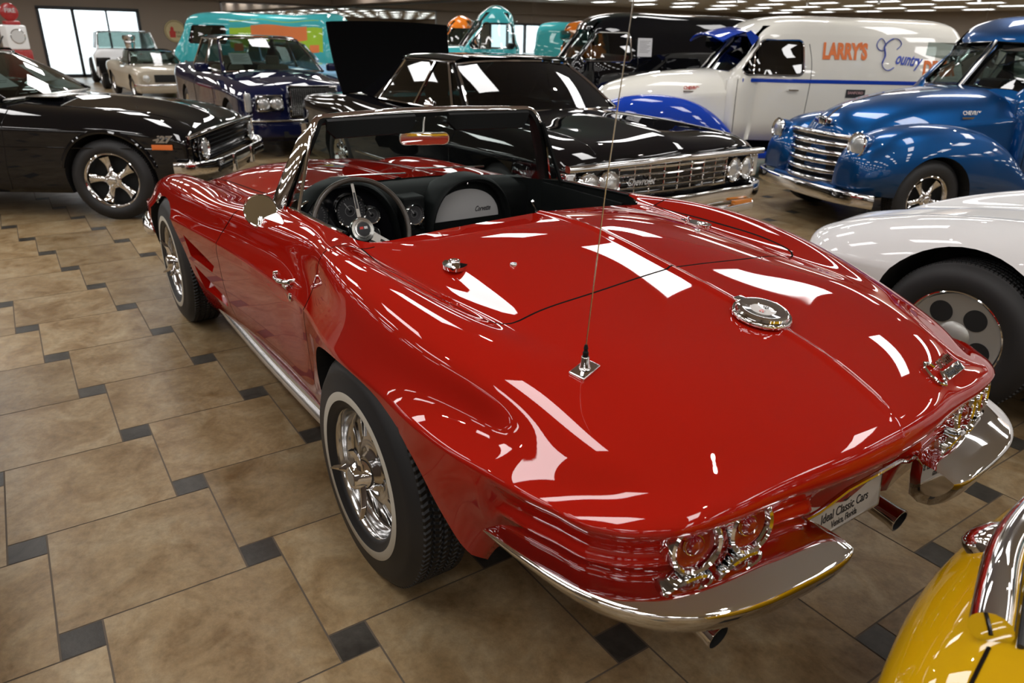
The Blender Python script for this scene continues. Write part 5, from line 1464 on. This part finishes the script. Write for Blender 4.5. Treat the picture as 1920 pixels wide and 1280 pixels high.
def adtruck(loc, ang, label, name, cat, paint_, wing, kind='pickup', sc=1., grille=CHROME, lettering=None, glass=TINT, seatm=SOFT, visor=None, wstyle='five', wx=-.85, frontmat=CHROME, dark=True):
    c = empty(name, (loc[0], loc[1], 0), R(ang), label, cat); c.scale = (sc, sc, sc)
    van = kind == 'van'
    xe = -4.85 if van else -2.72
    mats = [paint_, DARK, SOFT]
    top = 1.99
    cb = cabshell(c, 'cab' if not van else 'van_body', (-1.62, -1.96, xe + .12, xe), mats, top=top, belt=1.28, nu=90 if van else 60, W=.80 if not van else .84)
    xr0 = xe + .12 if not van else -3.1
    q_ = B(); MXZ = Matrix(((1, 0, 0, 0), (0, 0, 1, 0), (0, 1, 0, 0), (0, 0, 0, 1)))
    q_.prism([(-1.76, .60), (-1.74, 1.27), (-1.84, 1.46), (-2.02, 1.74), (-2.12, 1.86), (xr0 - .14, 1.86), (xr0 - .06, 1.6), (xr0 - .05, .60)] if van else [(-1.76, .60), (-1.74, 1.27), (-1.84, 1.46), (-2.02, 1.74), (-2.12, 1.86), (xr0 - -.10, 1.86), (xr0 + .05, 1.6), (xr0 + .02, .60)], -.63, .63, 2, MXZ)
    ct = cutter(q_, cb.mats); cb.cut(ct); kill(ct)
    W0 = cb.mats
    side_w = rrect(-2.62, -1.84, 1.29, 1.70, .07, .03, -.22)
    ct = cutter(vp(side_w, -1.2, 1.2, 2), W0); cb.cut(ct); kill(ct)
    MYZ = Matrix(((0, 0, 1, 0), (1, 0, 0, 0), (0, 1, 0, 0), (0, 0, 0, 1)))   # prism (y,z) -> along +x
    for sg in (1, -1):
        P = [(.035 * sg, 1.335), (.60 * sg, 1.315), (.64 * sg, 1.36), (.585 * sg, 1.67), (.53 * sg, 1.72), (.035 * sg, 1.745)]
        b_ = B(); b_.prism(P, -2.05, -1.2, 2, MYZ); ct = cutter(b_, W0); cb.cut(ct); kill(ct)
        if not van:
            P = [(.0, 1.36), (.30 * sg, 1.36), (.34 * sg, 1.40), (.33 * sg, 1.62), (.28 * sg, 1.66), (.0, 1.66)] if sg > 0 else None
            if P:
                P = rrect(-.36, .36, 1.36, 1.66, .06); b_ = B(); b_.prism(P, -3.0, -2.5, 2, MYZ); ct = cutter(b_, W0); cb.cut(ct); kill(ct)
    if not van and kind == 'corner':
        for sg in (1, -1):
            ct = cutter(vp(rrect(-2.78, -2.66, 1.34, 1.66, .03), .2 * sg, 1.2 * sg, 2), W0); cb.cut(ct); kill(ct)
    cb.finish()
    # glass
    for sg in (1, -1):
        pts = []
        for z in np.linspace(1.27, 1.73, 8):
            r = []
            for x in np.linspace(-2.66, -1.80, 8):
                h = cb.side(x, z, sg); r.append((x, (h.y if h else .76 * sg) - .022 * sg, z))
            pts.append(r)
        B().grid(pts).out('side_window', [glass], c)
        B().tube([(x, (cb.side(x, z, sg).y if cb.side(x, z, sg) else .76 * sg) + .002 * sg, z) for x, z in side_w], .010, 6, closed=True).out('window_trim', [CHROME], c)
        x = -2.00; B().tube([(x, cb.side(x, z, sg).y - .015 * sg, z) for z in np.linspace(1.29, 1.69, 6)], .009, 6).out('vent_post', [CHROME], c)
    G = []
    for z in np.linspace(1.29, 1.76, 8):
        r = []
        for y in np.linspace(-.66, .66, 17):
            h = cb.bvh.ray_cast(Vector((1, y, z)), Vector((-1, 0, 0)))[0]; r.append(((h.x if h else -1.9) - .025, y, z))
        G.append(r)
    B().grid(G).out('windscreen', [glass], c)
    P = []
    for z in np.linspace(1.30, 1.76, 8): h = cb.bvh.ray_cast(Vector((1, 0, z)), Vector((-1, 0, 0)))[0]; P.append(h + Vector((.002, 0, 0)))
    B().tube(P, .014, 6).out('windscreen_post', [SATIN], c)
    for sg in (1, -1):
        P = []
        for y, z in [(.035, 1.335), (.34, 1.322), (.60, 1.315), (.64, 1.36), (.61, 1.52), (.585, 1.67), (.53, 1.72), (.3, 1.735), (.035, 1.745)]:
            h = cb.bvh.ray_cast(Vector((1, y * sg, z)), Vector((-1, 0, 0)))[0]; P.append(h + Vector((.004, 0, 0)))
        B().tube(P, .009, 6, closed=True).out('windscreen_seal', [TRIMBLK if paint_ is not CREAM else SATIN], c)
    # seat, wheel, dash
    B().box((-2.6, -.66, .75), (-2.15, .66, .98), bev=.05).box((-2.66, -.66, .95), (-2.5, .66, 1.38), bev=.05).out('bench_seat', [seatm], c)
    B().box((-1.85, -.68, .9), (-1.70, .68, 1.24), bev=.03).out('dashboard', [paint_], c)
    M = axis((-2.02, .36, 1.26), (-.7, 0, .7)); n = 36
    B().tube([(.2 * math.cos(2 * PI * k / n), .2 * math.sin(2 * PI * k / n), 0) for k in range(n)], .011, 8, 0, M, closed=True).box((-.2, -.012, -.006), (.2, .012, .006), 0, M).tube([(-2.02, .36, 1.26), (-1.78, .36, 1.02)], .02, 8).out('steering_wheel', [TRIMBLK], c)
    # bonnet
    st = [(-1.75, [(0, 1.335), (.26, 1.325), (.46, 1.285), (.60, 1.20), (.70, 1.06)]), (-1.5, [(0, 1.325), (.25, 1.312), (.44, 1.27), (.58, 1.18), (.67, 1.04)]), (-1.1, [(0, 1.29), (.23, 1.275), (.41, 1.225), (.53, 1.13), (.61, .99)]),
          (-.7, [(0, 1.23), (.20, 1.212), (.36, 1.155), (.47, 1.06), (.54, .93)]), (-.4, [(0, 1.155), (.17, 1.13), (.31, 1.07), (.41, .985), (.475, .88)]), (-.22, [(0, 1.06), (.15, 1.035), (.27, .98), (.36, .91), (.425, .835)]), (-.15, [(0, .97), (.13, .95), (.24, .91), (.33, .86), (.39, .80)]), (-.13, [(0, .90), (.12, .885), (.22, .855), (.30, .82), (.355, .775)])]
    mkhull.z0 = .50
    sd = [(.0, .08), (-.01, .25), (-.015, .45), (-.02, .65), (-.02, .85), (-.02, 1.0)]
    hd = mkhull(c, st, sd, sd, sd, mats, name='bonnet', nb=.06, nu=60, nv=24); mkhull.z0 = .22
    hd.finish()
    P = [hd.top(x, 0) for x in np.linspace(-.17, -1.0, 12)]; B().tube([p for p in P if p], [.010] * 3 + [.006] * 9, 6).out('bonnet_strip', [CHROME], c)
    e = B(); e.box((-.145, -.13, .965), (-.115, .13, 1.015), bev=.012); e.box((-.125, -.07, .95), (-.105, .07, 1.03), bev=.012); e.out('nose_badge', [CHROME], c)
    for sg in (1, -1):
        q = hd.side(-1.32, 1.10, sg); M = axis(q + Vector((0, .002 * sg, 0)), (0, sg, .25))
        if sg > 0:
            text('side_lettering', 'CHEVROLET', .055, M @ T(0, .01, 0), SATIN if paint_ is BLUE else REDINK, c, .004, .001, width=.27)
            B().box((-.14, -.045, 0), (.14, -.028, .006), 0, M).out('side_badge', [CHROME], c)
    # wings
    for sg in (1, -1):
        fenderbody(c, sg, wing, 'front_wing', [(-.02, .52, .66, .46, .58), (-.05, .40, .80, .42, .78), (-.22, .34, .90, .40, .93), (-.55, .36, .955, .38, 1.015), (-.95, .40, .965, .36, 1.02), (-1.35, .50, .96, .34, .93), (-1.70, .62, .94, .33, .70), (-1.90, .70, .92, .33, .46), (-1.95, .74, .90, .33, .38)], 0, arch=(wx, .40, .36))
        lp = Vector((-.06, .65 * sg, .835)); ax_ = (1, .06 * sg, .03)
        b_ = B().lathe([(.05, -.30), (.085, -.16), (.105, -.05), (.108, .0)], 28, 0, axis(lp, ax_)).out('lamp_pod', [wing], c)
        lamp(c, lp, ax_, .098)
        for k in range(1): pass
    # grille: five curved bars
    g0 = B().box((-.20, -.50, .40), (-.12, .50, .84)).out('grille_back', [DARK], c, smooth=False)
    for k in range(5):
        z = .80 - k * .088; hw = .47 + .012 * k
        bar(c, [(-.17, -hw, z - .01), (-.06, -hw * .7, z), (.005, -hw * .35, z), (.02, 0, z), (.005, hw * .35, z), (-.06, hw * .7, z), (-.17, hw, z - .01)], .028, .026, 'grille_bar', grille, n=24, pw=2.5)
    bar(c, [(-.16, -.46, .870), (-.04, -.32, .882), (.01, 0, .888), (-.04, .32, .882), (-.16, .46, .870)], .03, .022, 'grille_top_bar', grille, n=20)
    B().box((-.12, -.52, .30), (.02, .52, .44), bev=.04).out('front_apron', [wing], c)
    bar(c, [(-.14, -.92, .35), (-.02, -.80, .36), (.08, -.4, .36), (.10, 0, .36), (.08, .4, .36), (-.02, .80, .36), (-.14, .92, .35)], .022, .065, 'front_bumper', n=50, pw=3)
    # running boards, rear
    for sg in (1, -1):
        B().box((-3.0, .55 * sg, .28), (-1.85, .92 * sg, .36), bev=.03).out('running_board', [wing], c)
        seam(c, cb, [(-2.70, .60), (-2.71, 1.0), (-2.70, 1.5), (-2.66, 1.66)], sg=sg, r=.004); seam(c, cb, [(-1.80, .60), (-1.79, 1.1), (-1.79, 1.24)], sg=sg, r=.004)
        q = cb.side(-2.50, 1.12, sg)
        B().tube([q + Vector((.06, .002 * sg, 0)), q + Vector((.05, .03 * sg, 0)), q + Vector((-.05, .035 * sg, 0)), q + Vector((-.07, .03 * sg, 0))], .011, 8).out('door_handle', [CHROME], c)
    xr_ = -3.72
    if not van:
        bd = B().box((-4.75, -.66, .55), (-2.78, -.62, 1.02)).box((-4.75, .62, .55), (-2.78, .66, 1.02)).box((-4.75, -.66, .55), (-4.71, .66, 1.02)).box((-4.75, -.66, .55), (-2.78, .66, .60)).box((-2.84, -.66, .55), (-2.78, .66, 1.02))
        bd.out('cargo_bed', [paint_], c, smooth=False)
    for sg in (1, -1):
        fenderbody(c, sg, wing, 'rear_wing', [(xr_ + .62, .70, .86, .33, .42), (xr_ + .55, .60, .92, .33, .62), (xr_ + .25, .56, .955, .34, .86), (xr_, .56, .96, .36, .92), (xr_ - .3, .56, .95, .36, .85), (xr_ - .58, .60, .90, .36, .60), (xr_ - .64, .66, .84, .38, .48)], 0, arch=(xr_, .40, .36))
    wheels(c, (wx, xr_), .80, .36, .215, .22, wstyle)
    B().box((-4.6, -.5, .30), (-.3, .5, .45)).out('chassis', [DARK], c, smooth=False)
    return c, cb, hd
blue, bcab, _ = adtruck((2.26, -4.52), 68.2, 'metallic blue pickup truck with five-bar chrome grille, at the right edge', 'pickup_truck', 'pickup truck', BLUE, BLUE, 'pickup', .90, glass=TINT, wx=-.74)
cream, ccab, _ = adtruck((5.51, -4.61), 57.6, 'cream panel van with blue wings and sun visor, lettered along its side', 'panel_van', 'van', CREAM, ROYAL, 'van', .915, glass=DKGLASS)
# visor of the cream van
G = []
for i in range(17):
    s_ = i / 16; y = -.72 + 1.44 * s_; u = abs(y) / .72; pk = .05 * (1 - u)
    G.append([(-2.02, y, 1.79 - .05 * u ** 2), (-1.86 , y * 1.0, 1.835 - .05 * u ** 2 + pk * .3), (-1.70, y * 1.02, 1.80 - .06 * u ** 2 + pk * .4), (-1.52 - .06 * u ** 2, y * 1.03, 1.745 - .07 * u ** 2 + pk * .3)])
b_ = B().grid(G); b_.grid([[(x, y, z - .018) for x, y, z in r] for r in G]); b_.tube([r[-1] for r in G], .014, 6)
for sg in (1, -1):
    b_.grid([[(-2.02, .745 * sg, 1.72), (-1.9, .76 * sg, 1.80)], [(-1.95, .755 * sg, 1.62), (-1.84, .76 * sg, 1.77)]])
b_.out('sun_visor', [ROYAL], cream, ang=60)
# coloured waist line and lettering (left side)
def sidept(cb, x, z, off=.003):
    h = cb.side(x, z, 1); return Vector((x, (h.y if h else .88) + off, z))
def strip(par, cb, x0, x1, z0, z1, mat, name, n=24):
    G = [[sidept(cb, x, z0), sidept(cb, x, (z0 + z1) / 2, .005), sidept(cb, x, z1)] for x in np.linspace(x0, x1, n)]
    return B().grid(G).out(name, [mat], par)
strip(cream, ccab, -1.72, -4.70, 1.205, 1.250, ROYAL, 'waist_stripe')
def wrap_text(par, cb, s, size, x, z, mat, name, width, shear=0., bold=.004, rot=0., sy=1.):
    M = Matrix(((-1, 0, 0, x), (0, 0, 1, 0), (0, 1, 0, z), (0, 0, 0, 1))) @ RZ(rot) @ Matrix.Diagonal((1, sy, 1, 1))
    o = text(name, s, size, M, mat, par, .002, bold, shear, width=width)
    bm = bmesh.new(); bm.from_mesh(o.data)
    for v in bm.verts:
        h = cb.side(v.co.x, v.co.z, 1)
        v.co.y = (h.y if h else .85) + (.007 if v.co.y > 0 else .003)
    bm.to_mesh(o.data); bm.free(); return o
wrap_text(cream, ccab, "LARRY'S", .20, -3.12, 1.575, ORINK, 'side_lettering', .57, bold=.010, sy=1.25)
wrap_text(cream, ccab, 'ountry', .20, -3.94, 1.50, BLINK, 'side_lettering', .34, shear=.35, bold=.004, rot=-.10)
P = [(-3.94, 1.62), (-3.99, 1.68), (-3.93, 1.74), (-3.84, 1.72), (-3.78, 1.64), (-3.80, 1.55), (-3.775, 1.46), (-3.80, 1.40), (-3.86, 1.375), (-3.93, 1.41)]
B().tube([sidept(ccab, x, z, .004) for x, _, z in curve([(a + .16, 0, b) for a, b in P], 50)], [.009] * 14 + [.022] * 22 + [.010] * 14, 6, flat=.4).out('script_initial', [BLINK], cream)
P = [(-3.80, 1.66), (-3.72, 1.74), (-3.68, 1.66), (-3.75, 1.60), (-3.80, 1.62)]
B().tube([sidept(ccab, x, z, .004) for x, _, z in curve([(a + .16, 0, b) for a, b in P], 24)], .009, 6, flat=.4).out('script_flourish', [BLINK], cream)
wrap_text(cream, ccab, 'DINER', .19, -4.36, 1.40, ORINK, 'side_lettering', .44, bold=.010, sy=1.2)
b_ = B().grid([[sidept(ccab, x, z, .004) for z in (1.04, 1.14)] for x in np.linspace(-3.20, -3.45, 5)]); b_.out('side_plaque', [INK], cream, smooth=False)
wrap_text(cream, ccab, 'SANFORD', .045, -3.325, 1.10, pm('plaque_pink', (.5, .3, .3), .5), 'plaque_lettering', .20, bold=.001)
paper(cream, (-1.83, .20, 1.46), (.8, 0, .35), .24, .34, red=True)
blackt, kcab, _ = adtruck((8.33, -4.45), 61.4, 'gloss black panel van with a price sheet in its door window, behind the hardtop', 'panel_van', 'van', BLACKP, BLACKP, 'van', .95, glass=TINT, seatm=REDSEAT)
paper(blackt, (-2.80, .86, 1.50), (0, 1, .1), .22, .26)
teal, tcab, _ = adtruck((11.62, -4.51), 56.6, 'turquoise pickup truck cab seen over the hardtop roof', 'pickup_truck', 'pickup truck', TEAL, TEAL, 'pickup', 1.03, glass=glassm('pale_glass', (.75, .82, .82)))
orange, ocab, _ = adtruck((16.0, -6.5), 57, 'orange pickup truck glimpsed left of the turquoise cab', 'pickup_truck', 'pickup truck', ORANGE, ORANGE, 'pickup', 1.0, glass=TINT)

# ============================================================= turquoise and lime camper van in the back row
def van():
    c = empty('camper_van', (21.3, -3.4, 0), R(46.1), 'turquoise van with lime and orange painted side, in the back row', 'van')
    st = [(-4.6, [(0, 1.80), (.4, 1.79), (.66, 1.76), (.78, 1.70), (.82, 1.62)]), (-4.5, [(0, 1.96), (.4, 1.95), (.66, 1.91), (.80, 1.83), (.86, 1.66)]), (-4.0, [(0, 2.0), (.4, 1.99), (.66, 1.95), (.80, 1.87), (.87, 1.68)]),
          (-1.4, [(0, 2.0), (.4, 1.99), (.66, 1.95), (.80, 1.87), (.87, 1.68)]), (-.8, [(0, 1.97), (.4, 1.96), (.64, 1.92), (.77, 1.84), (.84, 1.66)]), (-.55, [(0, 1.90), (.4, 1.88), (.60, 1.84), (.72, 1.77), (.79, 1.62)]), (-.45, [(0, 1.78), (.38, 1.76), (.56, 1.73), (.68, 1.68), (.75, 1.58)])]
    side = [(-.01, .08), (-.03, .25), (-.07, .45), (-.075, .65), (-.07, .85), (-.05, 1.0)]
    nose = [(-.03, .08), (-.16, .25), (-.32, .45), (-.36, .62), (-.36, .85), (-.34, 1.0)]
    mkhull.z0 = .30
    b = mkhull(c, st, side, nose, side, [TEAL, DARK, SOFT], nb=.05, tb=.05, name='van_body'); mkhull.z0 = .22
    arches(b, (-.85, -3.6), .37, .36)
    M = Matrix(((0, 0, 1, 0), (1, 0, 0, 0), (0, 1, 0, 0), (0, 0, 0, 1)))
    ct = cutter(vp(rrect(-1.75, -.62, 1.20, 1.66, .08, 0, -.12), -1.2, 1.2, 2), b.mats); b.cut(ct); kill(ct)
    q = B(); q.prism(rrect(-.68, .68, 1.22, 1.68, .08), -.75, .5, 2, M); ct = cutter(q, b.mats); b.cut(ct); kill(ct); b.finish()
    for sg in (1, -1):
        B().grid([[(x, (b.side(x, z, sg).y if b.side(x, z, sg) else .85 * sg) - .01 * sg, z) for z in np.linspace(1.2, 1.66, 5)] for x in np.linspace(-1.75, -.66, 6)]).out('side_window', [TINT], c)
        def patch(x0, x1, z0, z1, mat, nm, wob=0., ph=0.):
            G = []
            for x in np.linspace(x0, x1, 22):
                w_ = wob * math.sin(x * 4.1 + ph)
                r = []
                for z in np.linspace(z0 + w_, z1 + w_ * .5, 5):
                    h = b.side(x, z, sg); r.append((x, (h.y if h else .85 * sg) + (.003 if mat is LIME else .006) * sg, z))
                G.append(r)
            B().grid(G).out(nm, [mat], c)
        patch(-1.85, -4.42, 1.02, 1.80, LIME, 'painted_panel', .06)
        patch(-2.45, -4.0, 1.36, 1.68, ORINK, 'painted_patch', .05, 1.0)
        for k, x in enumerate((-2.1, -3.2, -4.2)): patch(x - .12, x + .14, 1.06, 1.24, ORINK, 'painted_dot', .02, k)
    B().grid([[(-.44 - .0, y, z) for z in (1.22, 1.68)] for y in np.linspace(-.68, .68, 5)]).out('windscreen', [TINT], c)
    for sg in (1, -1): lamp(c, (-.08, .62 * sg, .92), (1, 0, 0), .10)
    bar(c, [(-.15, -.88, .48), (.0, -.7, .48), (.03, 0, .48), (.0, .7, .48), (-.15, .88, .48)], .03, .06, 'front_bumper', WHITE)
    wheels(c, (-.85, -3.6), .78, .34, .19, .18, 'dog')
van()
def bluecar():
    c = empty('small_car', (14.3, -4.55, 0), R(183), 'pale blue car glimpsed between the navy saloon and the raised boot lid', 'car')
    st = [(-4.1, [(0, .80), (.4, .79), (.6, .77), (.70, .73), (.74, .68)]), (-3.0, [(0, .90), (.4, .89), (.62, .87), (.76, .82), (.82, .70)]), (-1.5, [(0, .95), (.4, .93), (.62, .90), (.76, .84), (.82, .70)]), (-.6, [(0, .90), (.34, .88), (.58, .86), (.74, .82), (.80, .70)]), (-.12, [(0, .78), (.32, .77), (.55, .76), (.70, .74), (.76, .66)]), (-.04, [(0, .72), (.32, .71), (.54, .70), (.68, .68), (.74, .62)])]
    side = [(.004, .06), (.010, .3), (.014, .5), (.02, .7), (.04, .87), (.08, 1.0)]
    b = mkhull(c, st, side, side, side, [SKY, DARK, SOFT], nb=.12, tb=.1); arches(b, (-.8, -3.3), .35, .32)
    well(b, [(-1.5, .5), (-1.65, .64), (-2.5, .68), (-3.0, .58)], .5, 1.2); b.finish()
    greenhouse(c, (-1.5, .66, .92), (-1.95, .54, 1.27), (-2.8, .52, 1.27), (-3.3, .60, .90), 1.32, [SKY], -2.7, -2.6, glass=TINT)
    wheels(c, (-.8, -3.3), .72, .31, .18, .18, 'dog')
    for sg in (1, -1): lamp(c, (-.10, .56 * sg, .62), (1, 0, 0), .08)
    bar(c, [(-.2, -.78, .42), (-.03, -.70, .42), (.03, 0, .42), (-.03, .70, .42), (-.2, .78, .42)], .02, .035, 'front_bumper')
bluecar()

# ============================================================= white sports car beside the convertible
def white():
    c = empty('sports_car', (.66, -2.60, 0), R(0), 'white sports car with flat silver drilled wheels, right of the red convertible', 'car')
    st = [(-4.6, [(0, .80), (.3, .79), (.52, .78), (.66, .76), (.78, .70), (.82, .60)]), (-4.45, [(0, .86), (.3, .85), (.52, .85), (.66, .85), (.80, .77), (.86, .62)]), (-3.55, [(0, .88), (.3, .87), (.50, .90), (.66, .96), (.82, .86), (.885, .62)]), (-2.6, [(0, .88), (.3, .87), (.50, .87), (.66, .87), (.77, .80), (.83, .60)]),
          (-1.9, [(0, .86), (.3, .84), (.48, .83), (.64, .85), (.78, .79), (.84, .60)]), (-1.4, [(0, .83), (.28, .80), (.46, .79), (.63, .86), (.80, .80), (.87, .60)]), (-1.0, [(0, .79), (.26, .755), (.45, .755), (.62, .835), (.80, .78), (.88, .59)]),
          (-.6, [(0, .73), (.24, .70), (.43, .695), (.58, .76), (.75, .71), (.84, .56)]), (-.25, [(0, .65), (.22, .63), (.40, .625), (.53, .655), (.67, .62), (.75, .53)]), (-.06, [(0, .58), (.20, .57), (.36, .56), (.48, .565), (.59, .55), (.65, .50)]), (0, [(0, .52), (.18, .515), (.33, .51), (.44, .505), (.53, .495), (.58, .48)])]
    side = [(.003, .05), (.020, .25), (.040, .45), (.050, .65), (.06, .85), (.10, 1.0)]
    nose = [(.0, .05), (.02, .25), (.05, .45), (.08, .65), (.10, .85), (.14, 1.0)]
    b = mkhull(c, st, side, nose, nose, [WHITE, DARK, SOFT], nb=.16, tb=.12, nu=90, nv=36)
    arches(b, (-1.06, -3.55), .40, .335); well(b, [(-1.95, .5), (-2.1, .62), (-2.9, .64), (-3.1, .5)], .5, 1.2); b.finish()
    greenhouse(c, (-1.95, .66, .87), (-2.5, .50, 1.17), (-2.95, .49, 1.17), (-3.4, .56, .90), 1.21, [WHITE], -2.95, -2.85, glass=TINT)
    wheels(c, (-1.06, -3.55), .755, .335, .205, .22, 'disc')
    P = [(x, .56 - .0 * x) for x in (-.9, -1.0)]
white()
# ============================================================= yellow car at the lower right corner
def yellow():
    c = empty('sports_car', (-1.215, -.12, 0), R(0), 'yellow sports car with a chrome bumper bar, cut off by the lower right corner', 'car')
    st = [(-4.2, [(0, .78), (.3, .77), (.52, .76), (.66, .73), (.76, .68), (.80, .58)]), (-3.3, [(0, .88), (.3, .87), (.52, .88), (.68, .88), (.80, .80), (.86, .60)]), (-2.0, [(0, .90), (.3, .89), (.52, .88), (.68, .86), (.80, .78), (.86, .60)]), (-1.1, [(0, .86), (.3, .85), (.52, .845), (.68, .82), (.80, .75), (.865, .59)]),
          (-.6, [(0, .81), (.3, .80), (.50, .795), (.66, .765), (.78, .70), (.85, .56)]), (-.30, [(0, .755), (.28, .75), (.48, .745), (.62, .715), (.74, .65), (.81, .53)]), (-.12, [(0, .69), (.27, .685), (.46, .675), (.60, .645), (.70, .59), (.765, .50)]), (-.03, [(0, .60), (.26, .595), (.44, .585), (.57, .56), (.66, .52), (.72, .46)]), (-.0, [(0, .52), (.25, .515), (.43, .505), (.55, .49), (.63, .465), (.68, .43)])]
    side = [(.003, .05), (.012, .25), (.020, .45), (.030, .65), (.05, .85), (.09, 1.0)]
    nose = [(.0, .05), (.01, .25), (.02, .45), (.04, .65), (.06, .85), (.10, 1.0)]
    b = mkhull(c, st, side, nose, nose, [YELLOW, DARK, SOFT], nb=.13, tb=.12, nu=90, nv=40)
    arches(b, (-1.25, -3.3), .37, .32); well(b, [(-1.8, .5), (-1.75, .62), (-2.9, .64), (-3.1, .5)], .5, 1.2); b.finish()
    greenhouse(c, (-1.6, .66, .88), (-2.1, .50, 1.17), (-2.75, .49, 1.17), (-3.2, .56, .90), 1.21, [YELLOW], -2.75, -2.65, glass=TINT)
    wheels(c, (-1.25, -3.3), .74, .33, .205, .21, 'five')
    def on(x, y, dz=0):
        p = b.top(x, y); n = b.normal_at(p)[0]; return p + n * dz
    # chrome bar with a black gasket
    P = [(-.215, .575), (-.190, .50), (-.165, .42), (-.145, .34), (-.130, .25), (-.118, .1), (-.112, -.1), (-.118, -.25), (-.145, -.36), (-.19, -.50), (-.215, -.575)]
    pts = [on(x, y, .022) for x, y in P]
    b_ = B().tube(curve(pts, 60), [.030] * 60, 16, flat=1.0); bb = b_.out('bumper_bar', [CHROME], c, ang=60)
    pts = [on(x - .032, y, .004) for x, y in P]; B().tube(curve(pts, 60), .005, 8).out('bumper_gasket', [RUBBER], c)
    p = on(-.14, .27, .03)
    for sg in (1, -1):
        q = on(-.085, .26 * sg, .0); B().lathe([(.045, -.02), (.046, .014), (.038, .026), (.02, .032), (0, .033)], 28, 0, axis(q, b.normal_at(q)[0])).out('bumper_boss', [CHROME], c, ang=50)
        P2 = [on(-.215 - .03 * t, (.59 + .19 * t) * sg, .0) for t in np.linspace(0, 1, 12)]
        B().tube(P2, .0035, 6).out('panel_gap', [TRIMBLK], c)
        P3 = [on(-.17 - .26 * t, (.725 + .03 * t) * sg, .004) for t in np.linspace(0, 1, 8)]
        B().tube(P3, [.010] + [.020] * 6 + [.010], 10, flat=.5).out('vent_trim', [CHROME], c)
yellow()

# ============================================================= pump, sign, window view
def pump():
    c = empty('fuel_pump', (20.5, .62, 0), R(200), 'vintage red and white fuel pump with a dial, left of the shop window', 'fuel pump')
    rp = pm('pump_red', (.38, .02, .02), .3, coat=.5)
    B().box((-.22, -.28, 0), (.22, .28, .10), bev=.02).box((-.19, -.25, .1), (.19, .25, 1.0), bev=.03).out('pump_body', [rp], c)
    B().box((-.18, -.23, 1.0), (.18, .23, 1.55), bev=.05).out('pump_head', [WHITE], c)
    d = B().lathe([(.16, 0), (.165, .012), (.15, .016), (.145, .008), (0, .008)], 32, 0, axis((.182, 0, 1.30), (1, 0, 0))).out('dial', [CHROME], c)
    B().lathe([(.145, .010), (0, .011)], 32, 0, axis((.182, 0, 1.30), (1, 0, 0))).out('dial_face', [PAPER], d)
    B().box((-.10, -.16, 1.55), (.10, .16, 1.64), bev=.03).out('pump_cap', [rp], c)
    B().lathe([(0, -.06), (.14, -.055), (.19, -.03), (.20, 0), (.19, .03), (.14, .055), (0, .06)], 32, 0, axis((0, 0, 1.83), (1, 0, 0))).out('globe', [rp], c)
    text('globe_lettering', 'FIRE', .13, Matrix(((0, 0, 1, .062), (1, 0, 0, 0), (0, 1, 0, 1.86), (0, 0, 0, 1))), PAPER, c, .003, .002)
    B().tube([(.0, -.25, 1.3), (.05, -.40, 1.1), (.08, -.42, .7), (.02, -.32, .5), (0, -.26, .8)], .018, 10).out('hose', [RUBBER], c)
pump()
def sign():
    c = empty('wall_sign', (X1 - .035, -4.45, 1.48), 0, 'round cream sign with a red emblem on the far wall', 'sign')
    M = axis((0, 0, 0), (-1, 0, 0))
    B().lathe([(.36, -.03), (.36, .0), (.345, .012), (0, .012)], 56, 0, M).out('sign_disc', [pm('sign_cream', (.62, .52, .28), .5)], c)
    B().lathe([(.335, .0125), (.325, .0145), (.31, .0125)], 56, 0, M).out('sign_ring', [pm('sign_rim', (.30, .22, .10), .5)], c)
    P = [(.02, -.20), (.20, -.20), (.21, -.02), (.17, .02), (.16, .10), (.12, .16), (.06, .12), (.05, .02), (.0, -.02)]
    B().prism([(-x, y) for x, y in P], .0125, .016, 0, M @ RZ(0)).out('sign_emblem', [REDINK], c, smooth=False)
    text('sign_lettering', 'POLLY', .11, M @ T(.12, -.04, .013), INK, c, .002, .001)
    text('sign_lettering', 'GAS', .09, M @ T(.10, -.16, .013), INK, c, .002, .001)
sign()
